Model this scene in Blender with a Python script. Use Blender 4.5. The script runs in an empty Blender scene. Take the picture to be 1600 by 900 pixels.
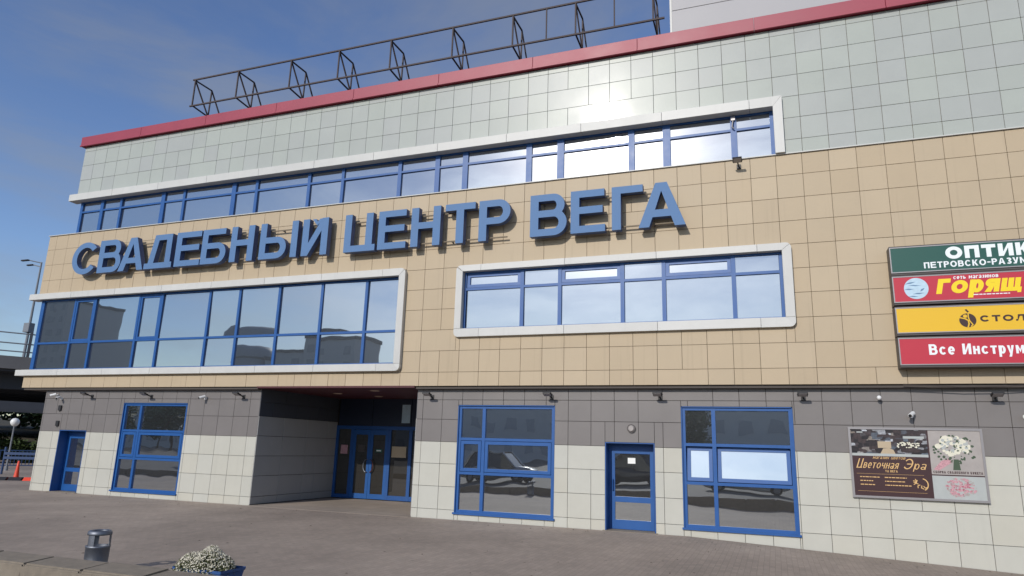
import bpy, bmesh, math, random
from mathutils import Vector, Matrix, Euler
from mathutils.geometry import tessellate_polygon
random.seed(7)
scene = bpy.context.scene
COL = scene.collection

# ------------------------------------------------------------------ camera
YAW, PITCH, ROLL = math.radians(20.8), math.radians(13.1), math.radians(1.68)
cam_d = bpy.data.cameras.new('Camera')
cam_d.sensor_width = 36.0
cam_d.lens = 36.0 * 1073.0 / 1600.0
cam_d.clip_start, cam_d.clip_end = 0.05, 6000
cam = bpy.data.objects.new('Camera', cam_d)
COL.objects.link(cam)
fw = Vector((-math.sin(YAW) * math.cos(PITCH), math.cos(YAW) * math.cos(PITCH), math.sin(PITCH)))
rt = Vector((math.cos(YAW), math.sin(YAW), 0))
up = rt.cross(fw)
r2 = math.cos(ROLL) * rt + math.sin(ROLL) * up
u2 = -math.sin(ROLL) * rt + math.cos(ROLL) * up
cam.matrix_world = Matrix(((r2.x, u2.x, -fw.x, 0.0), (r2.y, u2.y, -fw.y, -17.1), (r2.z, u2.z, -fw.z, 1.89), (0, 0, 0, 1)))
scene.camera = cam

# ------------------------------------------------------------------ sun and sky
TO_SUN = Vector((-0.194, -0.870, 0.453)).normalized()
SUN_EL = math.asin(TO_SUN.z)
SUN_ROT = math.atan2(TO_SUN.x, TO_SUN.y)
world = bpy.data.worlds.new('World')
scene.world = world
world.use_nodes = True
wn, wl = world.node_tree.nodes, world.node_tree.links
wn.clear()
sky = wn.new('ShaderNodeTexSky')
sky.sky_type = 'NISHITA'
sky.sun_disc = False
sky.sun_elevation = SUN_EL
sky.sun_rotation = SUN_ROT
sky.altitude = 100
sky.air_density = 1.0
sky.dust_density = 0.35
sky.ozone_density = 3.0
# thin high cloud, the same field all over the sky
tc = wn.new('ShaderNodeTexCoord')
mp = wn.new('ShaderNodeMapping')
mp.inputs['Scale'].default_value = (1.0, 1.0, 3.2)
mp.inputs['Rotation'].default_value = (0, 0, math.radians(35))
mp.inputs['Location'].default_value = (0.7, 0.2, 0.4)
wl.new(tc.outputs['Generated'], mp.inputs['Vector'])
nz = wn.new('ShaderNodeTexNoise')
nz.inputs['Scale'].default_value = 2.3
nz.inputs['Detail'].default_value = 8
nz.inputs['Roughness'].default_value = 0.58
nz.inputs['Distortion'].default_value = 0.35
wl.new(mp.outputs['Vector'], nz.inputs['Vector'])
rmp = wn.new('ShaderNodeMapRange')
rmp.interpolation_type = 'SMOOTHSTEP'
rmp.inputs['From Min'].default_value = 0.36
rmp.inputs['From Max'].default_value = 0.70
rmp.inputs['To Max'].default_value = 0.46
wl.new(nz.outputs['Fac'], rmp.inputs['Value'])
# thin cloud scatters forward: bright towards the sun, faint on the far side of the sky
dt = wn.new('ShaderNodeVectorMath'); dt.operation = 'DOT_PRODUCT'
dt.inputs[1].default_value = TO_SUN
wl.new(tc.outputs['Generated'], dt.inputs[0])
ph = wn.new('ShaderNodeMapRange'); ph.inputs['From Min'].default_value = -1.0; ph.inputs['From Max'].default_value = 1.0
wl.new(dt.outputs['Value'], ph.inputs['Value'])
pw = wn.new('ShaderNodeMath'); pw.operation = 'POWER'; pw.inputs[1].default_value = 22.0
wl.new(ph.outputs['Result'], pw.inputs[0])
ml = wn.new('ShaderNodeMath'); ml.operation = 'MULTIPLY_ADD'; ml.inputs[1].default_value = 24.0; ml.inputs[2].default_value = 2.2
wl.new(pw.outputs[0], ml.inputs[0])
cl = wn.new('ShaderNodeVectorMath'); cl.operation = 'SCALE'
cl.inputs[0].default_value = (0.95, 1.0, 1.05)
wl.new(ml.outputs[0], cl.inputs['Scale'])
hsv = wn.new('ShaderNodeHueSaturation')
hsv.inputs['Saturation'].default_value = 1.07
hsv.inputs['Hue'].default_value = 0.51
wl.new(sky.outputs['Color'], hsv.inputs['Color'])
mixc = wn.new('ShaderNodeMixRGB')
wl.new(rmp.outputs['Result'], mixc.inputs['Fac'])
wl.new(hsv.outputs['Color'], mixc.inputs['Color1'])
wl.new(cl.outputs['Vector'], mixc.inputs['Color2'])
bg = wn.new('ShaderNodeBackground')
bg.inputs['Strength'].default_value = 0.14
wo = wn.new('ShaderNodeOutputWorld')
wl.new(mixc.outputs['Color'], bg.inputs['Color'])
wl.new(bg.outputs['Background'], wo.inputs['Surface'])

sun_d = bpy.data.lights.new('Sun', 'SUN')
sun_d.energy = 2.9
sun_d.angle = math.radians(0.53)
sun_d.color = (1.0, 0.95, 0.88)
sun = bpy.data.objects.new('Sun', sun_d)
COL.objects.link(sun)
sun.rotation_euler = (-TO_SUN).to_track_quat('-Z', 'Y').to_euler()
sun.location = (-20, -60, 40)

vs = scene.view_settings
vs.view_transform = 'Standard'
vs.look = 'None'
vs.exposure = 0.0
vs.gamma = 1.0
vs.use_curve_mapping = False
try:
    scene.cycles.use_denoising = True
    scene.cycles.max_bounces = 8
except Exception:
    pass

# ------------------------------------------------------------------ materials
def lin(r, g, b):
    f = lambda c: (c / 255 / 12.92) if c / 255 <= 0.04045 else ((c / 255 + 0.055) / 1.055) ** 2.4
    return (f(r), f(g), f(b), 1.0)

def mat(name, col, rough=0.5, metal=0.0, spec=0.5, vary=0.0, noise=0.0, nscale=3.0, bump=0.0, bscale=60.0, streak=0.0, hue2=None):
    """Principled surface; vary = object-to-object value change, noise = blotchy wear, streak = vertical run marks"""
    m = bpy.data.materials.new(name)
    m.use_nodes = True
    nt = m.node_tree
    N, L = nt.nodes, nt.links
    b = N['Principled BSDF']
    b.inputs['Base Color'].default_value = col
    b.inputs['Roughness'].default_value = rough
    b.inputs['Metallic'].default_value = metal
    b.inputs['Specular IOR Level'].default_value = spec
    sock = None
    if noise or vary or streak or bump:
        geo = N.new('ShaderNodeNewGeometry')
    cur = None
    def mul(cur_sock, fac_sock):
        mx = N.new('ShaderNodeMixRGB'); mx.blend_type = 'MULTIPLY'; mx.inputs['Fac'].default_value = 1
        if cur_sock is None: mx.inputs['Color1'].default_value = col
        else: L.new(cur_sock, mx.inputs['Color1'])
        L.new(fac_sock, mx.inputs['Color2'])
        return mx.outputs['Color']
    if vary:
        oi = N.new('ShaderNodeObjectInfo')
        r = N.new('ShaderNodeMapRange')
        r.inputs['To Min'].default_value = 1 - vary; r.inputs['To Max'].default_value = 1 + vary
        L.new(oi.outputs['Random'], r.inputs['Value'])
        if hue2:
            mx = N.new('ShaderNodeMixRGB'); mx.inputs['Color1'].default_value = col; mx.inputs['Color2'].default_value = hue2
            ms = N.new('ShaderNodeMath'); ms.operation = 'MULTIPLY'; ms.inputs[1].default_value = 7.31
            fr = N.new('ShaderNodeMath'); fr.operation = 'FRACT'
            L.new(oi.outputs['Random'], ms.inputs[0]); L.new(ms.outputs[0], fr.inputs[0]); L.new(fr.outputs[0], mx.inputs['Fac'])
            cur = mx.outputs['Color']
        cur = mul(cur, r.outputs['Result'])
    if noise:
        nt_ = N.new('ShaderNodeTexNoise'); nt_.inputs['Scale'].default_value = nscale; nt_.inputs['Detail'].default_value = 7; nt_.inputs['Roughness'].default_value = 0.62
        L.new(geo.outputs['Position'], nt_.inputs['Vector'])
        r = N.new('ShaderNodeMapRange'); r.inputs['From Min'].default_value = 0.3; r.inputs['From Max'].default_value = 0.7
        r.inputs['To Min'].default_value = 1 - noise; r.inputs['To Max'].default_value = 1 + noise
        L.new(nt_.outputs['Fac'], r.inputs['Value'])
        cur = mul(cur, r.outputs['Result'])
        rr = N.new('ShaderNodeMapRange'); rr.inputs['To Min'].default_value = rough * 0.85; rr.inputs['To Max'].default_value = min(1, rough * 1.2)
        L.new(nt_.outputs['Fac'], rr.inputs['Value']); L.new(rr.outputs['Result'], b.inputs['Roughness'])
    if streak:
        mpn = N.new('ShaderNodeMapping'); mpn.inputs['Scale'].default_value = (9, 9, 0.35)
        L.new(geo.outputs['Position'], mpn.inputs['Vector'])
        ns = N.new('ShaderNodeTexNoise'); ns.inputs['Scale'].default_value = 1.0; ns.inputs['Detail'].default_value = 6
        L.new(mpn.outputs['Vector'], ns.inputs['Vector'])
        r = N.new('ShaderNodeMapRange'); r.inputs['From Min'].default_value = 0.58; r.inputs['From Max'].default_value = 0.78
        r.inputs['To Min'].default_value = 1; r.inputs['To Max'].default_value = 1 - streak
        L.new(ns.outputs['Fac'], r.inputs['Value'])
        cur = mul(cur, r.outputs['Result'])
    if cur is not None:
        L.new(cur, b.inputs['Base Color'])
    if bump:
        nb = N.new('ShaderNodeTexNoise'); nb.inputs['Scale'].default_value = bscale; nb.inputs['Detail'].default_value = 4
        L.new(geo.outputs['Position'], nb.inputs['Vector'])
        bp = N.new('ShaderNodeBump'); bp.inputs['Strength'].default_value = bump; bp.inputs['Distance'].default_value = 0.01
        L.new(nb.outputs['Fac'], bp.inputs['Height']); L.new(bp.outputs['Normal'], b.inputs['Normal'])
    return m

def glass_mat(name, refl, tint, fac, wav=0.0):
    """coated window glass: a mirror share over a dark body, slightly wavy"""
    m = bpy.data.materials.new(name)
    m.use_nodes = True
    N, L = m.node_tree.nodes, m.node_tree.links
    N.clear()
    o = N.new('ShaderNodeOutputMaterial')
    g = N.new('ShaderNodeBsdfGlossy'); g.inputs['Color'].default_value = refl; g.inputs['Roughness'].default_value = 0.012
    d = N.new('ShaderNodeBsdfDiffuse'); d.inputs['Color'].default_value = tint
    g2 = N.new('ShaderNodeBsdfGlossy'); g2.inputs['Color'].default_value = (1, 0.98, 0.95, 1); g2.inputs['Roughness'].default_value = 0.22
    mg = N.new('ShaderNodeMixShader'); mg.inputs['Fac'].default_value = 0.05
    L.new(g.outputs[0], mg.inputs[1]); L.new(g2.outputs[0], mg.inputs[2])
    lw = N.new('ShaderNodeLayerWeight'); lw.inputs['Blend'].default_value = 0.25
    r = N.new('ShaderNodeMapRange'); r.inputs['To Min'].default_value = fac; r.inputs['To Max'].default_value = 1.0
    L.new(lw.outputs['Fresnel'], r.inputs['Value'])
    mx = N.new('ShaderNodeMixShader')
    L.new(r.outputs['Result'], mx.inputs['Fac']); L.new(d.outputs[0], mx.inputs[1]); L.new(mg.outputs[0], mx.inputs[2])
    if wav:
        geo = N.new('ShaderNodeNewGeometry')
        oi = N.new('ShaderNodeObjectInfo')
        ad = N.new('ShaderNodeVectorMath'); ad.operation = 'ADD'
        sc_ = N.new('ShaderNodeVectorMath'); sc_.operation = 'SCALE'; sc_.inputs['Scale'].default_value = 40
        cmb = N.new('ShaderNodeCombineXYZ'); L.new(oi.outputs['Random'], cmb.inputs[0]); L.new(oi.outputs['Random'], cmb.inputs[2])
        L.new(cmb.outputs[0], sc_.inputs[0]); L.new(geo.outputs['Position'], ad.inputs[0]); L.new(sc_.outputs[0], ad.inputs[1])
        n = N.new('ShaderNodeTexNoise'); n.inputs['Scale'].default_value = 1.1; n.inputs['Detail'].default_value = 1.0
        L.new(ad.outputs[0], n.inputs['Vector'])
        bp = N.new('ShaderNodeBump'); bp.inputs['Strength'].default_value = wav; bp.inputs['Distance'].default_value = 0.02
        L.new(n.outputs['Fac'], bp.inputs['Height']); L.new(bp.outputs['Normal'], g.inputs['Normal'])
    L.new(mx.outputs[0], o.inputs['Surface'])
    return m

M = {}
M['upper'] = mat('pale_green_stoneware', lin(170, 175, 167), 0.3, spec=0.18, vary=0.026, noise=0.03, nscale=1.2, hue2=lin(168, 171, 167))
M['upper'].node_tree.nodes['Principled BSDF'].inputs['Coat Weight'].default_value = 0.055
M['upper'].node_tree.nodes['Principled BSDF'].inputs['Coat Roughness'].default_value = 0.085
M['beige'] = mat('beige_stoneware', lin(184, 167, 141), 0.5, spec=0.25, vary=0.028, noise=0.03, nscale=1.0, streak=0.10, hue2=lin(181, 163, 136))
M['dark'] = mat('dark_grey_stoneware', lin(118, 113, 110), 0.4, vary=0.02, noise=0.04, nscale=1.5)
M['white'] = mat('white_stoneware', lin(188, 187, 177), 0.3, vary=0.026, noise=0.03, nscale=1.8, streak=0.05, hue2=lin(188, 185, 172))
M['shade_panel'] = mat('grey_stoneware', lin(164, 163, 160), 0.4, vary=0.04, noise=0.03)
M['backing'] = mat('joint_backing', lin(126, 114, 97), 0.9)
M['backing_dark'] = mat('joint_backing_dark', lin(84, 78, 74), 0.9)
M['blue'] = mat('blue_frame_paint', lin(26, 82, 146), 0.42, noise=0.05, nscale=4)
M['blue2'] = mat('blue_reveal_paint', lin(26, 76, 138), 0.45, noise=0.05, nscale=4)
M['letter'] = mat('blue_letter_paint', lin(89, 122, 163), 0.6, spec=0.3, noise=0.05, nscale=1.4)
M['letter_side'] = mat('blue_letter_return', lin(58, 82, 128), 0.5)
M['red'] = mat('red_parapet_metal', lin(150, 52, 70), 0.45, noise=0.06, nscale=0.8)
M['trim'] = mat('white_metal_trim', lin(196, 195, 190), 0.45, vary=0.05, noise=0.04, nscale=2.5, streak=0.06)
M['tower'] = mat('grey_cladding', lin(160, 158, 160), 0.5, vary=0.03, noise=0.03, nscale=0.7)
M['truss'] = mat('rusty_steel', lin(66, 56, 56), 0.7, noise=0.25, nscale=5)
M['glass'] = glass_mat('mirror_glass', (0.47, 0.50, 0.52, 1), (0.11, 0.12, 0.13, 1), 0.78, 0.09)
M['glass_low'] = glass_mat('shop_glass', (0.74, 0.78, 0.80, 1), (0.045, 0.047, 0.05, 1), 0.66, 0.24)
M['glass_door'] = glass_mat('hall_glass', (0.6, 0.62, 0.64, 1), (0.035, 0.032, 0.028, 1), 0.12, 0.1)
M['black'] = mat('black_plastic', lin(38, 37, 38), 0.5)
M['metal'] = mat('brushed_steel', lin(118, 122, 130), 0.5, metal=0.8, noise=0.12, nscale=8)
M['whitep'] = mat('white_plastic', lin(226, 226, 224), 0.4)
M['paper'] = mat('paper', lin(235, 235, 230), 0.7)
M['soffit'] = mat('maroon_soffit', lin(80, 34, 40), 0.5, noise=0.08)
M['navy'] = mat('dark_infill', lin(30, 40, 60), 0.45)
M['lampdisc'] = mat('downlight', lin(200, 180, 160), 0.5)
M['concrete'] = mat('kerb_concrete', lin(128, 118, 104), 0.85, vary=0.06, noise=0.16, nscale=9, bump=0.5, bscale=70)
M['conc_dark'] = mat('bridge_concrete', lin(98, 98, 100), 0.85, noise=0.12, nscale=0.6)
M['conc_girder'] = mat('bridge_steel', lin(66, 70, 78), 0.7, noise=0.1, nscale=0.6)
M['planter'] = mat('blue_planter', lin(48, 84, 138), 0.5, noise=0.08, nscale=9)
M['leaf'] = mat('planter_leaf', lin(92, 96, 58), 0.6, noise=0.2, nscale=30)
M['petal'] = mat('white_petal', lin(196, 190, 170), 0.6, vary=0.0, noise=0.05)
M['soil'] = mat('soil', lin(60, 50, 42), 0.95)
M['orange'] = mat('orange_plastic', lin(226, 78, 52), 0.45)
M['sgreen'] = mat('sign_green', lin(38, 84, 72), 0.28)
M['sred'] = mat('sign_red', lin(186, 46, 62), 0.3)
M['syellow'] = mat('sign_yellow', lin(226, 180, 36), 0.3)
M['swhite'] = mat('sign_white', lin(232, 236, 236), 0.35)
M['sbrown'] = mat('sign_brown', lin(56, 30, 24), 0.4)
M['slemon'] = mat('sign_lemon', lin(238, 208, 24), 0.35)
M['salu'] = mat('sign_edge', lin(150, 146, 146), 0.4, metal=0.4)
M['scase'] = mat('sign_case', lin(72, 66, 64), 0.5)
M['pbrown'] = mat('poster_brown', lin(66, 44, 46), 0.3)
M['pgold'] = mat('poster_gold', lin(214, 174, 116), 0.4)
M['pgrey'] = mat('poster_grey', lin(164, 157, 152), 0.3, noise=0.08, nscale=4)
M['pgrey2'] = mat('poster_pale', lin(172, 176, 173), 0.3, noise=0.05, nscale=4)
M['ppink'] = mat('poster_pink', lin(188, 142, 148), 0.4, noise=0.3, nscale=40)
M['ppink2'] = mat('poster_rose', lin(170, 104, 118), 0.4, noise=0.3, nscale=40)
M['pcream'] = mat('poster_cream', lin(216, 212, 192), 0.4, noise=0.08, nscale=30)
M['pgreen'] = mat('poster_leaf', lin(66, 82, 62), 0.4)
M['skyblue'] = mat('logo_blue', lin(182, 206, 220), 0.35, noise=0.1, nscale=9)
M['logo_dk'] = mat('logo_slate', lin(96, 128, 160), 0.4)
M['bark'] = mat('bark', lin(78, 64, 52), 0.9, noise=0.2, nscale=8)
M['foliage'] = mat('foliage', lin(62, 78, 38), 0.6, vary=0.18, noise=0.3, nscale=1.5)
M['block'] = mat('apartment_wall', lin(196, 196, 196), 0.8, noise=0.05, vary=0.08)
M['blockwin'] = mat('apartment_window', lin(160, 164, 170), 0.4)
M['tower_dk'] = mat('round_tower_wall', lin(150, 154, 160), 0.6, noise=0.06)
M['carglass'] = mat('car_glass', lin(24, 27, 30), 0.05, spec=0.8)
M['tyre'] = mat('tyre', lin(28, 28, 28), 0.85)
M['fence'] = mat('fence_blue', lin(34, 62, 104), 0.5)
M['postgrey'] = mat('post_paint', lin(120, 124, 130), 0.5)
def car_paint(n, c):
    m = mat(n, c, 0.3, metal=0.3)
    m.node_tree.nodes['Principled BSDF'].inputs['Coat Weight'].default_value = 1.0
    m.node_tree.nodes['Principled BSDF'].inputs['Coat Roughness'].default_value = 0.03
    return m

def photo_print_mat():
    """printed snapshot of a dim shop: blocky dark shapes with pale and warm spots"""
    m = bpy.data.materials.new('printed_shop_photo'); m.use_nodes = True
    N, L = m.node_tree.nodes, m.node_tree.links
    b = N['Principled BSDF']; b.inputs['Roughness'].default_value = 0.3
    geo = N.new('ShaderNodeNewGeometry')
    mpn = N.new('ShaderNodeMapping'); mpn.inputs['Scale'].default_value = (5, 1, 9)
    L.new(geo.outputs['Position'], mpn.inputs['Vector'])
    v = N.new('ShaderNodeTexVoronoi'); v.distance = 'CHEBYCHEV'; v.inputs['Scale'].default_value = 1.7
    L.new(mpn.outputs['Vector'], v.inputs['Vector'])
    sp = N.new('ShaderNodeSeparateColor'); L.new(v.outputs['Color'], sp.inputs[0])
    r = N.new('ShaderNodeValToRGB')
    e = r.color_ramp.elements
    e[0].position = 0.0; e[0].color = lin(34, 30, 34)
    e[1].position = 0.55; e[1].color = lin(66, 54, 54)
    for p, c in ((0.72, lin(92, 104, 116)), (0.84, lin(70, 60, 58)), (0.93, lin(186, 190, 196)), (0.97, lin(120, 110, 100))):
        x = e.new(p); x.color = c
    L.new(sp.outputs[0], r.inputs['Fac'])
    n = N.new('ShaderNodeTexNoise'); n.inputs['Scale'].default_value = 24; n.inputs['Detail'].default_value = 3
    L.new(geo.outputs['Position'], n.inputs['Vector'])
    mr = N.new('ShaderNodeMapRange'); mr.inputs['To Min'].default_value = 0.3; mr.inputs['To Max'].default_value = 1.7
    L.new(n.outputs['Fac'], mr.inputs['Value'])
    mx = N.new('ShaderNodeMixRGB'); mx.blend_type = 'MULTIPLY'; mx.inputs['Fac'].default_value = 1
    L.new(r.outputs['Color'], mx.inputs['Color1']); L.new(mr.outputs['Result'], mx.inputs['Color2'])
    L.new(mx.outputs['Color'], b.inputs['Base Color'])
    return m
M['pphoto'] = photo_print_mat()

def ground_mat(name, base, base2, brick=None, rough=0.85, blotch=0.18, joint=0.75):
    m = bpy.data.materials.new(name); m.use_nodes = True
    N, L = m.node_tree.nodes, m.node_tree.links
    b = N['Principled BSDF']; b.inputs['Roughness'].default_value = rough
    geo = N.new('ShaderNodeNewGeometry')
    n1 = N.new('ShaderNodeTexNoise'); n1.inputs['Scale'].default_value = 0.45; n1.inputs['Detail'].default_value = 9; n1.inputs['Roughness'].default_value = 0.65
    L.new(geo.outputs['Position'], n1.inputs['Vector'])
    r1 = N.new('ShaderNodeMapRange'); r1.inputs['From Min'].default_value = 0.3; r1.inputs['From Max'].default_value = 0.7
    r1.inputs['To Min'].default_value = 1 - blotch; r1.inputs['To Max'].default_value = 1 + blotch
    L.new(n1.outputs['Fac'], r1.inputs['Value'])
    n2 = N.new('ShaderNodeTexNoise'); n2.inputs['Scale'].default_value = 35; n2.inputs['Detail'].default_value = 5
    L.new(geo.outputs['Position'], n2.inputs['Vector'])
    r2_ = N.new('ShaderNodeMapRange'); r2_.inputs['To Min'].default_value = 0.8; r2_.inputs['To Max'].default_value = 1.2
    L.new(n2.outputs['Fac'], r2_.inputs['Value'])
    mlt = N.new('ShaderNodeMath'); mlt.operation = 'MULTIPLY'
    L.new(r1.outputs['Result'], mlt.inputs[0]); L.new(r2_.outputs['Result'], mlt.inputs[1])
    mx = N.new('ShaderNodeMixRGB'); mx.blend_type = 'MULTIPLY'; mx.inputs['Fac'].default_value = 1
    bp = N.new('ShaderNodeBump'); bp.inputs['Strength'].default_value = 0.5; bp.inputs['Distance'].default_value = 0.006
    if brick:
        bt = N.new('ShaderNodeTexBrick')
        bt.inputs['Color1'].default_value = base; bt.inputs['Color2'].default_value = base2
        bt.inputs['Mortar'].default_value = tuple(c * joint for c in base[:3]) + (1,)
        bt.inputs['Scale'].default_value = 1.0
        bt.inputs['Brick Width'].default_value = brick[0]; bt.inputs['Row Height'].default_value = brick[1]
        bt.inputs['Mortar Size'].default_value = 0.005; bt.inputs['Mortar Smooth'].default_value = 0.3
        bt.offset = 0.5
        mpn = N.new('ShaderNodeMapping'); mpn.inputs['Rotation'].default_value = (0, 0, math.radians(90))
        L.new(geo.outputs['Position'], mpn.inputs['Vector']); L.new(mpn.outputs['Vector'], bt.inputs['Vector'])
        L.new(bt.outputs['Color'], mx.inputs['Color1'])
        ad = N.new('ShaderNodeMath'); ad.operation = 'MULTIPLY_ADD'; ad.inputs[1].default_value = -0.8
        L.new(bt.outputs['Fac'], ad.inputs[0]); L.new(n2.outputs['Fac'], ad.inputs[2])
        L.new(ad.outputs[0], bp.inputs['Height'])
    else:
        mx0 = N.new('ShaderNodeMixRGB'); mx0.inputs['Color1'].default_value = base; mx0.inputs['Color2'].default_value = base2
        L.new(n1.outputs['Fac'], mx0.inputs['Fac']); L.new(mx0.outputs['Color'], mx.inputs['Color1'])
        L.new(n2.outputs['Fac'], bp.inputs['Height'])
    vo = N.new('ShaderNodeTexVoronoi'); vo.inputs['Scale'].default_value = 1.6
    L.new(geo.outputs['Position'], vo.inputs['Vector'])
    rv = N.new('ShaderNodeMapRange'); rv.inputs['From Min'].default_value = 0.03; rv.inputs['From Max'].default_value = 0.075; rv.inputs['To Min'].default_value = 0.72; rv.inputs['To Max'].default_value = 1.0
    L.new(vo.outputs['Distance'], rv.inputs['Value'])
    n3 = N.new('ShaderNodeTexNoise'); n3.inputs['Scale'].default_value = 0.16; n3.inputs['Detail'].default_value = 5; n3.inputs['Distortion'].default_value = 0.8
    L.new(geo.outputs['Position'], n3.inputs['Vector'])
    r3 = N.new('ShaderNodeMapRange'); r3.inputs['From Min'].default_value = 0.42; r3.inputs['From Max'].default_value = 0.6; r3.inputs['To Min'].default_value = 0.88; r3.inputs['To Max'].default_value = 1.06
    L.new(n3.outputs['Fac'], r3.inputs['Value'])
    m3 = N.new('ShaderNodeMath'); m3.operation = 'MULTIPLY'; L.new(rv.outputs['Result'], m3.inputs[0]); L.new(r3.outputs['Result'], m3.inputs[1])
    m4 = N.new('ShaderNodeMath'); m4.operation = 'MULTIPLY'; L.new(m3.outputs[0], m4.inputs[0]); L.new(mlt.outputs[0], m4.inputs[1])
    L.new(m4.outputs[0], mx.inputs['Color2'])
    L.new(mx.outputs['Color'], b.inputs['Base Color'])
    L.new(bp.outputs['Normal'], b.inputs['Normal'])
    return m
M['pavers'] = ground_mat('pavers', lin(160, 145, 131), lin(149, 136, 123), (0.2, 0.1))
M['asphalt'] = ground_mat('asphalt', lin(92, 88, 84), lin(80, 77, 74))
M['slab'] = ground_mat('entrance_slab', lin(158, 144, 130), lin(150, 138, 125), (0.6, 0.6))
M['grass'] = ground_mat('grass_bank', lin(60, 64, 40), lin(80, 64, 48), blotch=0.35)

# ------------------------------------------------------------------ mesh helpers
class MB:
    def __init__(s): s.v = []; s.f = []
    def add(s, vs, fs):
        o = len(s.v); s.v += [tuple(v) for v in vs]; s.f += [tuple(i + o for i in f) for f in fs]; return s
    def box(s, x0, x1, y0, y1, z0, z1):
        return s.add([(x0, y0, z0), (x1, y0, z0), (x1, y1, z0), (x0, y1, z0), (x0, y0, z1), (x1, y0, z1), (x1, y1, z1), (x0, y1, z1)],
                     [(0, 3, 2, 1), (4, 5, 6, 7), (0, 1, 5, 4), (1, 2, 6, 5), (2, 3, 7, 6), (3, 0, 4, 7)])
    def tube(s, a, b, r, n=8, r2=None):
        a, b = Vector(a), Vector(b); d = (b - a).normalized()
        p = d.orthogonal().normalized(); q = d.cross(p); r2 = r if r2 is None else r2
        vs = [a + (p * math.cos(t) + q * math.sin(t)) * r for t in [2 * math.pi * i / n for i in range(n)]]
        vs += [b + (p * math.cos(t) + q * math.sin(t)) * r2 for t in [2 * math.pi * i / n for i in range(n)]]
        fs = [(i, (i + 1) % n, n + (i + 1) % n, n + i) for i in range(n)] + [tuple(range(n - 1, -1, -1)), tuple(range(n, 2 * n))]
        return s.add(vs, fs)
    def bar(s, a, b, w):      # square bar
        return s.tube(a, b, w * 0.7071, 4)
    def path(s, pts, r, n=6):
        for a, b in zip(pts, pts[1:]): s.tube(a, b, r, n)
        return s
    def lathe(s, prof, n=24, c=(0, 0, 0)):
        vs, fs = [], []
        for r, z in prof:
            for i in range(n):
                t = 2 * math.pi * i / n; vs.append((c[0] + r * math.cos(t), c[1] + r * math.sin(t), c[2] + z))
        for k in range(len(prof) - 1):
            for i in range(n):
                j = (i + 1) % n; fs.append((k * n + i, k * n + j, (k + 1) * n + j, (k + 1) * n + i))
        return s.add(vs, fs)
    def prism(s, outer, holes, y0, y1):
        """polygon in (x,z) swept from y0 (front) to y1 (back)"""
        loops = [outer] + list(holes)
        flat = [p for l in loops for p in l]; n = len(flat)
        tri = tessellate_polygon([[Vector((p[0], p[1], 0)) for p in l] for l in loops])
        vs = [(p[0], y0, p[1]) for p in flat] + [(p[0], y1, p[1]) for p in flat]
        fs = []
        for a, b, c in tri:
            A, B_, C = flat[a], flat[b], flat[c]
            cr = (B_[0] - A[0]) * (C[1] - A[1]) - (B_[1] - A[1]) * (C[0] - A[0])
            if abs(cr) < 1e-12: continue
            if cr < 0: b, c = c, b
            fs += [(a, b, c), (a + n, c + n, b + n)]
        o = 0
        for li, l in enumerate(loops):
            m = len(l)
            area = sum(l[i][0] * l[(i + 1) % m][1] - l[(i + 1) % m][0] * l[i][1] for i in range(m))
            fwd = (area > 0) == (li == 0)
            for i in range(m):
                j = (i + 1) % m
                q = (o + i, o + i + n, o + j + n, o + j)
                fs.append(q if fwd else q[::-1])
            o += m
        return s.add(vs, fs)
    def mesh(s, name, m, bevel=0.0, smooth=False, seg=1):
        me = bpy.data.meshes.new(name); me.from_pydata(s.v, [], s.f)
        if bevel:
            bm = bmesh.new(); bm.from_mesh(me)
            bmesh.ops.bevel(bm, geom=[e for e in bm.edges if len(e.link_faces) == 2 and e.calc_face_angle(0) > 0.5], offset=bevel, segments=seg, affect='EDGES', clamp_overlap=True)
            bm.to_mesh(me); bm.free()
        if smooth:
            for p in me.polygons: p.use_smooth = True
        for mm in (m if isinstance(m, (list, tuple)) else [m]): me.materials.append(mm)
        me.update()
        return me
    def build(s, name, m, parent=None, loc=(0, 0, 0), bevel=0.0, smooth=False, seg=1):
        return link(name, s.mesh(name, m, bevel, smooth, seg), parent, loc)

def link(name, me, parent=None, loc=(0, 0, 0)):
    o = bpy.data.objects.new(name, me); COL.objects.link(o); o.location = loc
    if parent: o.parent = parent
    return o
def thing(name, label, cat, loc=(0, 0, 0), group=None, rz=0):
    o = bpy.data.objects.new(name, None); COL.objects.link(o); o.location = loc; o.rotation_euler.z = rz
    o.empty_display_size = 0.2
    tag(o, label, cat, group); return o
def tag(o, label, cat, group=None):
    o['label'] = label; o['category'] = cat
    if group: o['group'] = group
    return o
def copy_tree(o, parent=None):
    c = o.copy(); COL.objects.link(c)
    if parent: c.parent = parent
    for ch in o.children: copy_tree(ch, c)
    return c
def struct(o): o['kind'] = 'structure'; return o
def stuff(o): o['kind'] = 'stuff'; return o

# ------------------------------------------------------------------ ground
def gz(x): return -0.042 * min(max(0.0, x + 2.0), 14.0)
def sheet(name, x0, x1, y0, y1, z, m, xs=None):
    b = MB(); pts = sorted(set([x0, x1] + [x for x in (-2.0, 12.0) if x0 < x < x1]))
    for a, c in zip(pts, pts[1:]):
        b.add([(a, y0, gz(a) + z), (c, y0, gz(c) + z), (c, y1, gz(c) + z), (a, y1, gz(a) + z)], [(0, 1, 2, 3)])
    return struct(b.build(name, m))
sheet('ground', -2500, 2500, -2500, 2500, -0.05, M['asphalt'])
sheet('pavement', -60, 30, -9.9, 0.2, 0.0, M['pavers'])
sheet('side_pavement', -60, -24.15, 0.2, 40, 0.0, M['pavers'])

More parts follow.
